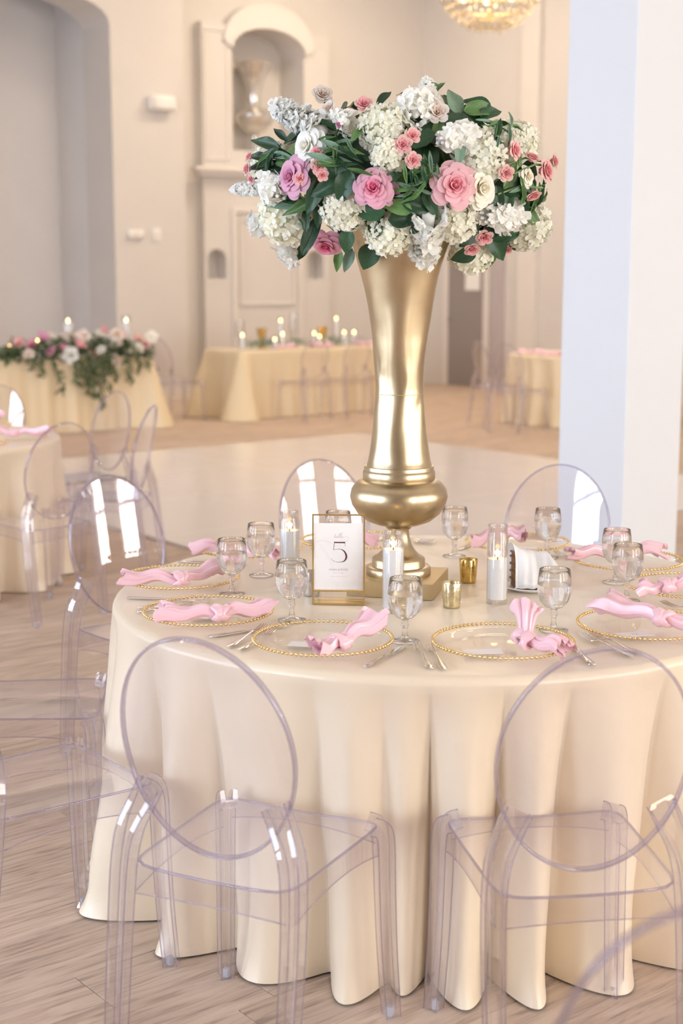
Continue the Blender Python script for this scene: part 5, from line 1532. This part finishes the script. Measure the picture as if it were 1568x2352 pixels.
HTZ, FTZ = .7865, .7915
gar = thing('flower_garland', 'long low garland of blush roses with greenery hanging over the head table front', 'flowers', P2(7.25, 13.52, HTZ), RA)
GCOL = {'b': 'sprw', 'w': 'rose_white', 'p': 'sprp', 'l': 'rose_lilac', 'k': 'rose_pink', 'c': 'rose_cream'}
GM = {k: joined_rose(v, (0, 1, 2, 3, 4)) for k, v in GCOL.items()}
rb = random.Random(21)
for px, py, dpx, k in ((10, 772, 20, 'p'), (40, 778, 22, 'k'), (62, 762, 24, 'l'), (83, 762, 20, 'w'), (82, 798, 22, 'l'), (110, 770, 28, 'b'), (108, 793, 22, 'k'), (122, 806, 30, 'w'), (150, 817, 24, 'c'), (137, 785, 28, 'p'), (158, 768, 30, 'b'),
                       (130, 758, 18, 'b'), (190, 748, 22, 'p'), (195, 762, 24, 'w'), (214, 786, 32, 'w'), (222, 763, 26, 'b'), (250, 765, 26, 'p'), (238, 782, 20, 'b'), (190, 797, 18, 'w'), (216, 825, 28, 'b'), (270, 795, 22, 'c'), (315, 768, 22, 'w'),
                       (285, 772, 22, 'p'), (127, 830, 20, 'w'), (232, 836, 16, 'k'), (176, 806, 18, 'p'), (168, 818, 14, 'w'), (28, 800, 18, 'b'), (300, 790, 20, 'p'), (255, 800, 18, 'c'), (100, 815, 16, 'p'), (145, 770, 18, 'w')):
    a = 6.75 + (px - 40) * .00527
    z = .80 + (808 - py) * .0043
    s = dpx / 210 / 2
    o = put('rose', GM[k], gar, ((a - 7.25), -.12 + rb.uniform(-.09, .06), z - HTZ), (rb.uniform(.7, 1.4), rb.uniform(-.4, .4), rb.uniform(0, 6)), (s * 1.75, s * 1.75, s * 1.8), kind='stuff')
gl, lf = MB(), None
def add_leaf(mb, p, d, n, ln, wd):
    f = frame(n, d).to_matrix()
    vs = []
    for v, w_ in ((0, .05), (.3, .8), (.6, .9), (1, .03)):
        for u in (-1, 0, 1): vs.append(Vector(p) + f @ Vector((u * .5 * wd * w_, v * ln, .1 * abs(u) * wd - .15 * ln * v * v)))
    mb.add(vs, [(r * 3 + c, r * 3 + c + 1, r * 3 + c + 4, r * 3 + c + 3) for r in range(3) for c in range(2)])
for i in range(760):
    a = rb.uniform(-.82, .95)
    e = 1 - abs((a - .05) / 1.0) ** 2
    p = (a, rb.uniform(-.18, .10), rb.uniform(.0, .05 + .16 * e))
    add_leaf(gl, p, (rb.uniform(-1, 1), rb.uniform(-1, .5), rb.uniform(-.6, .9)), (rb.uniform(-.4, .4), rb.uniform(-1, .1), rb.uniform(.1, 1)), rb.uniform(.06, .12), rb.uniform(.025, .045))
for a0, zlen in ((-.42, .22), (-.25, .40), (-.05, .32), (.08, .36), (.22, .58), (.30, .40), (.42, .30), (.58, .34), (.68, .22), (-.55, .14), (.80, .18), (.14, .46), (.0, .2), (.35, .22)):
    for v in range(int(zlen / .011)):
        q = v * .011
        p = (a0 + .03 * math.sin(q * 12 + a0 * 9) + rb.uniform(-.04, .04) * (1 - q / zlen * .6), -.21 - .03 * q + rb.uniform(-.04, .02), .05 - q)
        add_leaf(gl, p, (rb.uniform(-1, 1), rb.uniform(-.6, .1), -rb.uniform(.3, 1)), (rb.uniform(-.5, .5), -1, rb.uniform(-.2, .6)), rb.uniform(.04, .085), rb.uniform(.02, .035))
gl.build('greenery', P('garland_leaf', (0.070, 0.115, 0.040), 0.5, noise=(25, 0.5)), gar, fix=False, angle=180, kind='stuff')

FLM2 = MB().lathe([(0, 0), (.006, .003), (.009, .009), (.008, .015), (.004, .021), (0, .026)], 10).mesh('flame', M['flame'], angle=180)


def far_candle(a, b, z, h, wax, r, label, group, light=0.0):
    t = jar_candle(*P2(a, b)[:2], z, h, wax, label, r, group, 0, 20)
    for c in t.children:
        if c.name.startswith('flame'): c.data = FLM2
    if light: glow(t, wax + .03, light)
    return t


for a, b, h, wx, r, lab in ((7.36, 13.72, .42, .355, .05, 'tall glass hurricane candle standing behind the garland, left one'), (8.07, 13.72, .42, .350, .05, 'tall glass hurricane candle standing behind the garland, right one'),
                            (6.62, 13.62, .14, .115, .035, 'small lit candle at the left end of the head table'), (6.88, 13.50, .20, .170, .035, 'small lit candle left of the white garland roses'), (7.93, 13.50, .13, .085, .035, 'small lit candle at the right end of the garland')):
    far_candle(a, b, HTZ, h, wx, r, lab, 'candles on the head table', .15)
FC = ((9.55, 13.62, .20, .150, 'lit candle at the left end of the far long table'), (10.13, 13.62, .20, .150, 'lit candle between the gold compote and the pink napkin on the far table'), (10.28, 13.86, .36, .30, 'tallest lit candle in the middle of the far long table'),
      (9.93, 13.50, .15, .095, 'low lit candle in front of the left gold compote'), (10.67, 13.60, .16, .110, 'lit candle left of the right gold compote, front one'), (10.73, 13.78, .20, .140, 'lit candle left of the right gold compote, back one'),
      (11.14, 13.86, .36, .31, 'tall lit candle right of the second gold compote'), (11.07, 13.62, .20, .150, 'lit candle below the tall candle on the far table'), (11.26, 13.66, .20, .145, 'lit candle at the right end of the far long table'))
for a, b, h, wx, lab in FC: far_candle(a, b, FTZ, h, wx, .034, lab, 'candles on the far long table', .12)


def compote(a, b, label):
    t = thing('gold_compote', label, 'vase', P2(a, b, FTZ), RA, 'gold compotes on the far table')
    MB().lathe([(0, 0), (.055, 0), (.055, .012), (.022, .03), (.018, .09), (.024, .11), (.0, .112)], 20).build('foot', M['mercury'], t)
    MB().lathe([(.024, .11), (.045, .13), (.048, .19), (.062, .235), (.058, .235), (.042, .19), (.0, .14)], 20).build('cup', M['mercury'], t)


compote(9.94, 13.78, 'gold footed compote on the far table, left one')
compote(10.88, 13.80, 'gold footed compote on the far table, right one')
for a, b, z, lab in ((9.70, 13.88, .33, 'clear glass hurricane at the left of the far table'), (10.52, 13.92, .40, 'clear tall glass hurricane in the middle of the far table')):
    t = thing('glass_hurricane', lab, 'vase', P2(a, b, FTZ), RA, 'glass hurricanes on the far table')
    MB().lathe([(0, 0), (.05, 0), (.05, .008), (.01, .02), (.01, .10), (.0, .101)], 20).build('foot', M['glass'], t)
    MB().lathe([(0, .10), (.045, .12), (.058, .18), (.050, z), (.048, z), (.055, .18), (.043, .124), (0, .104)], 20).build('bowl', M['glass'], t)
    put('rose', GM['b'], t, (0, 0, .11), (0, 0, 0), (.04, .04, .05), kind='stuff')
for i, (a, lab) in enumerate(((10.06, 'pink napkin at the front of the far long table, left one'), (10.62, 'pink napkin at the front of the far long table, middle one'), (11.33, 'pink napkin at the front of the far long table, right one'))):
    p = P2(a, 13.50, FTZ + .02); d = RW(1, 0)
    napkin(p, (p - d * .15 + Vector((0, 0, .01)), p + d * .16 + Vector((0, 0, .015))), (.035, .04), lab, 60 + i, FTZ + .001)
for i, (a, b, s, lab) in enumerate(((9.72, 13.58, 1.0, 'clump of greenery left of the first gold compote'), (10.02, 13.70, 1.1, 'clump of greenery around the first gold compote'), (10.38, 13.66, .9, 'clump of greenery in the middle of the far table'), (10.95, 13.66, 1.0, 'clump of greenery below the second gold compote'))):
    mb = MB()
    for k in range(70):
        add_leaf(mb, (rb.gauss(0, .09) * s, rb.gauss(0, .05), rb.uniform(.03, .11)), (rb.uniform(-1, 1), rb.uniform(-1, 1), rb.uniform(.1, .8)), (rb.uniform(-.4, .4), rb.uniform(-.5, .3), 1), rb.uniform(.05, .08), rb.uniform(.02, .035))
    o = mb.build('greenery_clump', M['leaf2'], None, P2(a, b, FTZ), (0, 0, RA), fix=False, angle=180)
    tag(o, lab, 'greenery', 'greenery on the far table', 'stuff')

# left edge table: plates, napkins, a knife
for i, (x, y, la, e1, e2) in enumerate(((-1.72, 7.50, 'nearest the clear chair on the right', (-.13, .02, .02), (.17, .0, .015)), (-1.86, 7.17, 'nearest to us at the picture edge', (-.12, .0, .02), (.10, .05, .03)), (-2.05, 8.10, 'at the back', (-.14, -.02, .03), (.12, .03, .045)))):
    charger(x, y, .7555, 'beaded charger plate on the left edge table, ' + la, 'charger plates on the left table')
    k = Vector((x, y - .04, .795))
    napkin(k, (k + Vector(e1), k + Vector(e2)), (.035, .04), 'pink satin napkin on the left edge table, ' + la, 80 + i, .777)
# far round table: napkins
for i, (x, y, la) in enumerate(((2.12, 16.02, 'left'), (2.30, 15.72, 'middle'), (2.56, 15.60, 'right'))):
    k = Vector((x, y, .79))
    napkin(k, (k + Vector((-.13, .03, .015)), k + Vector((.13, -.03, .01))), (.04, .045), 'pink napkin on the far round table, %s one' % la, 90 + i, .7665)
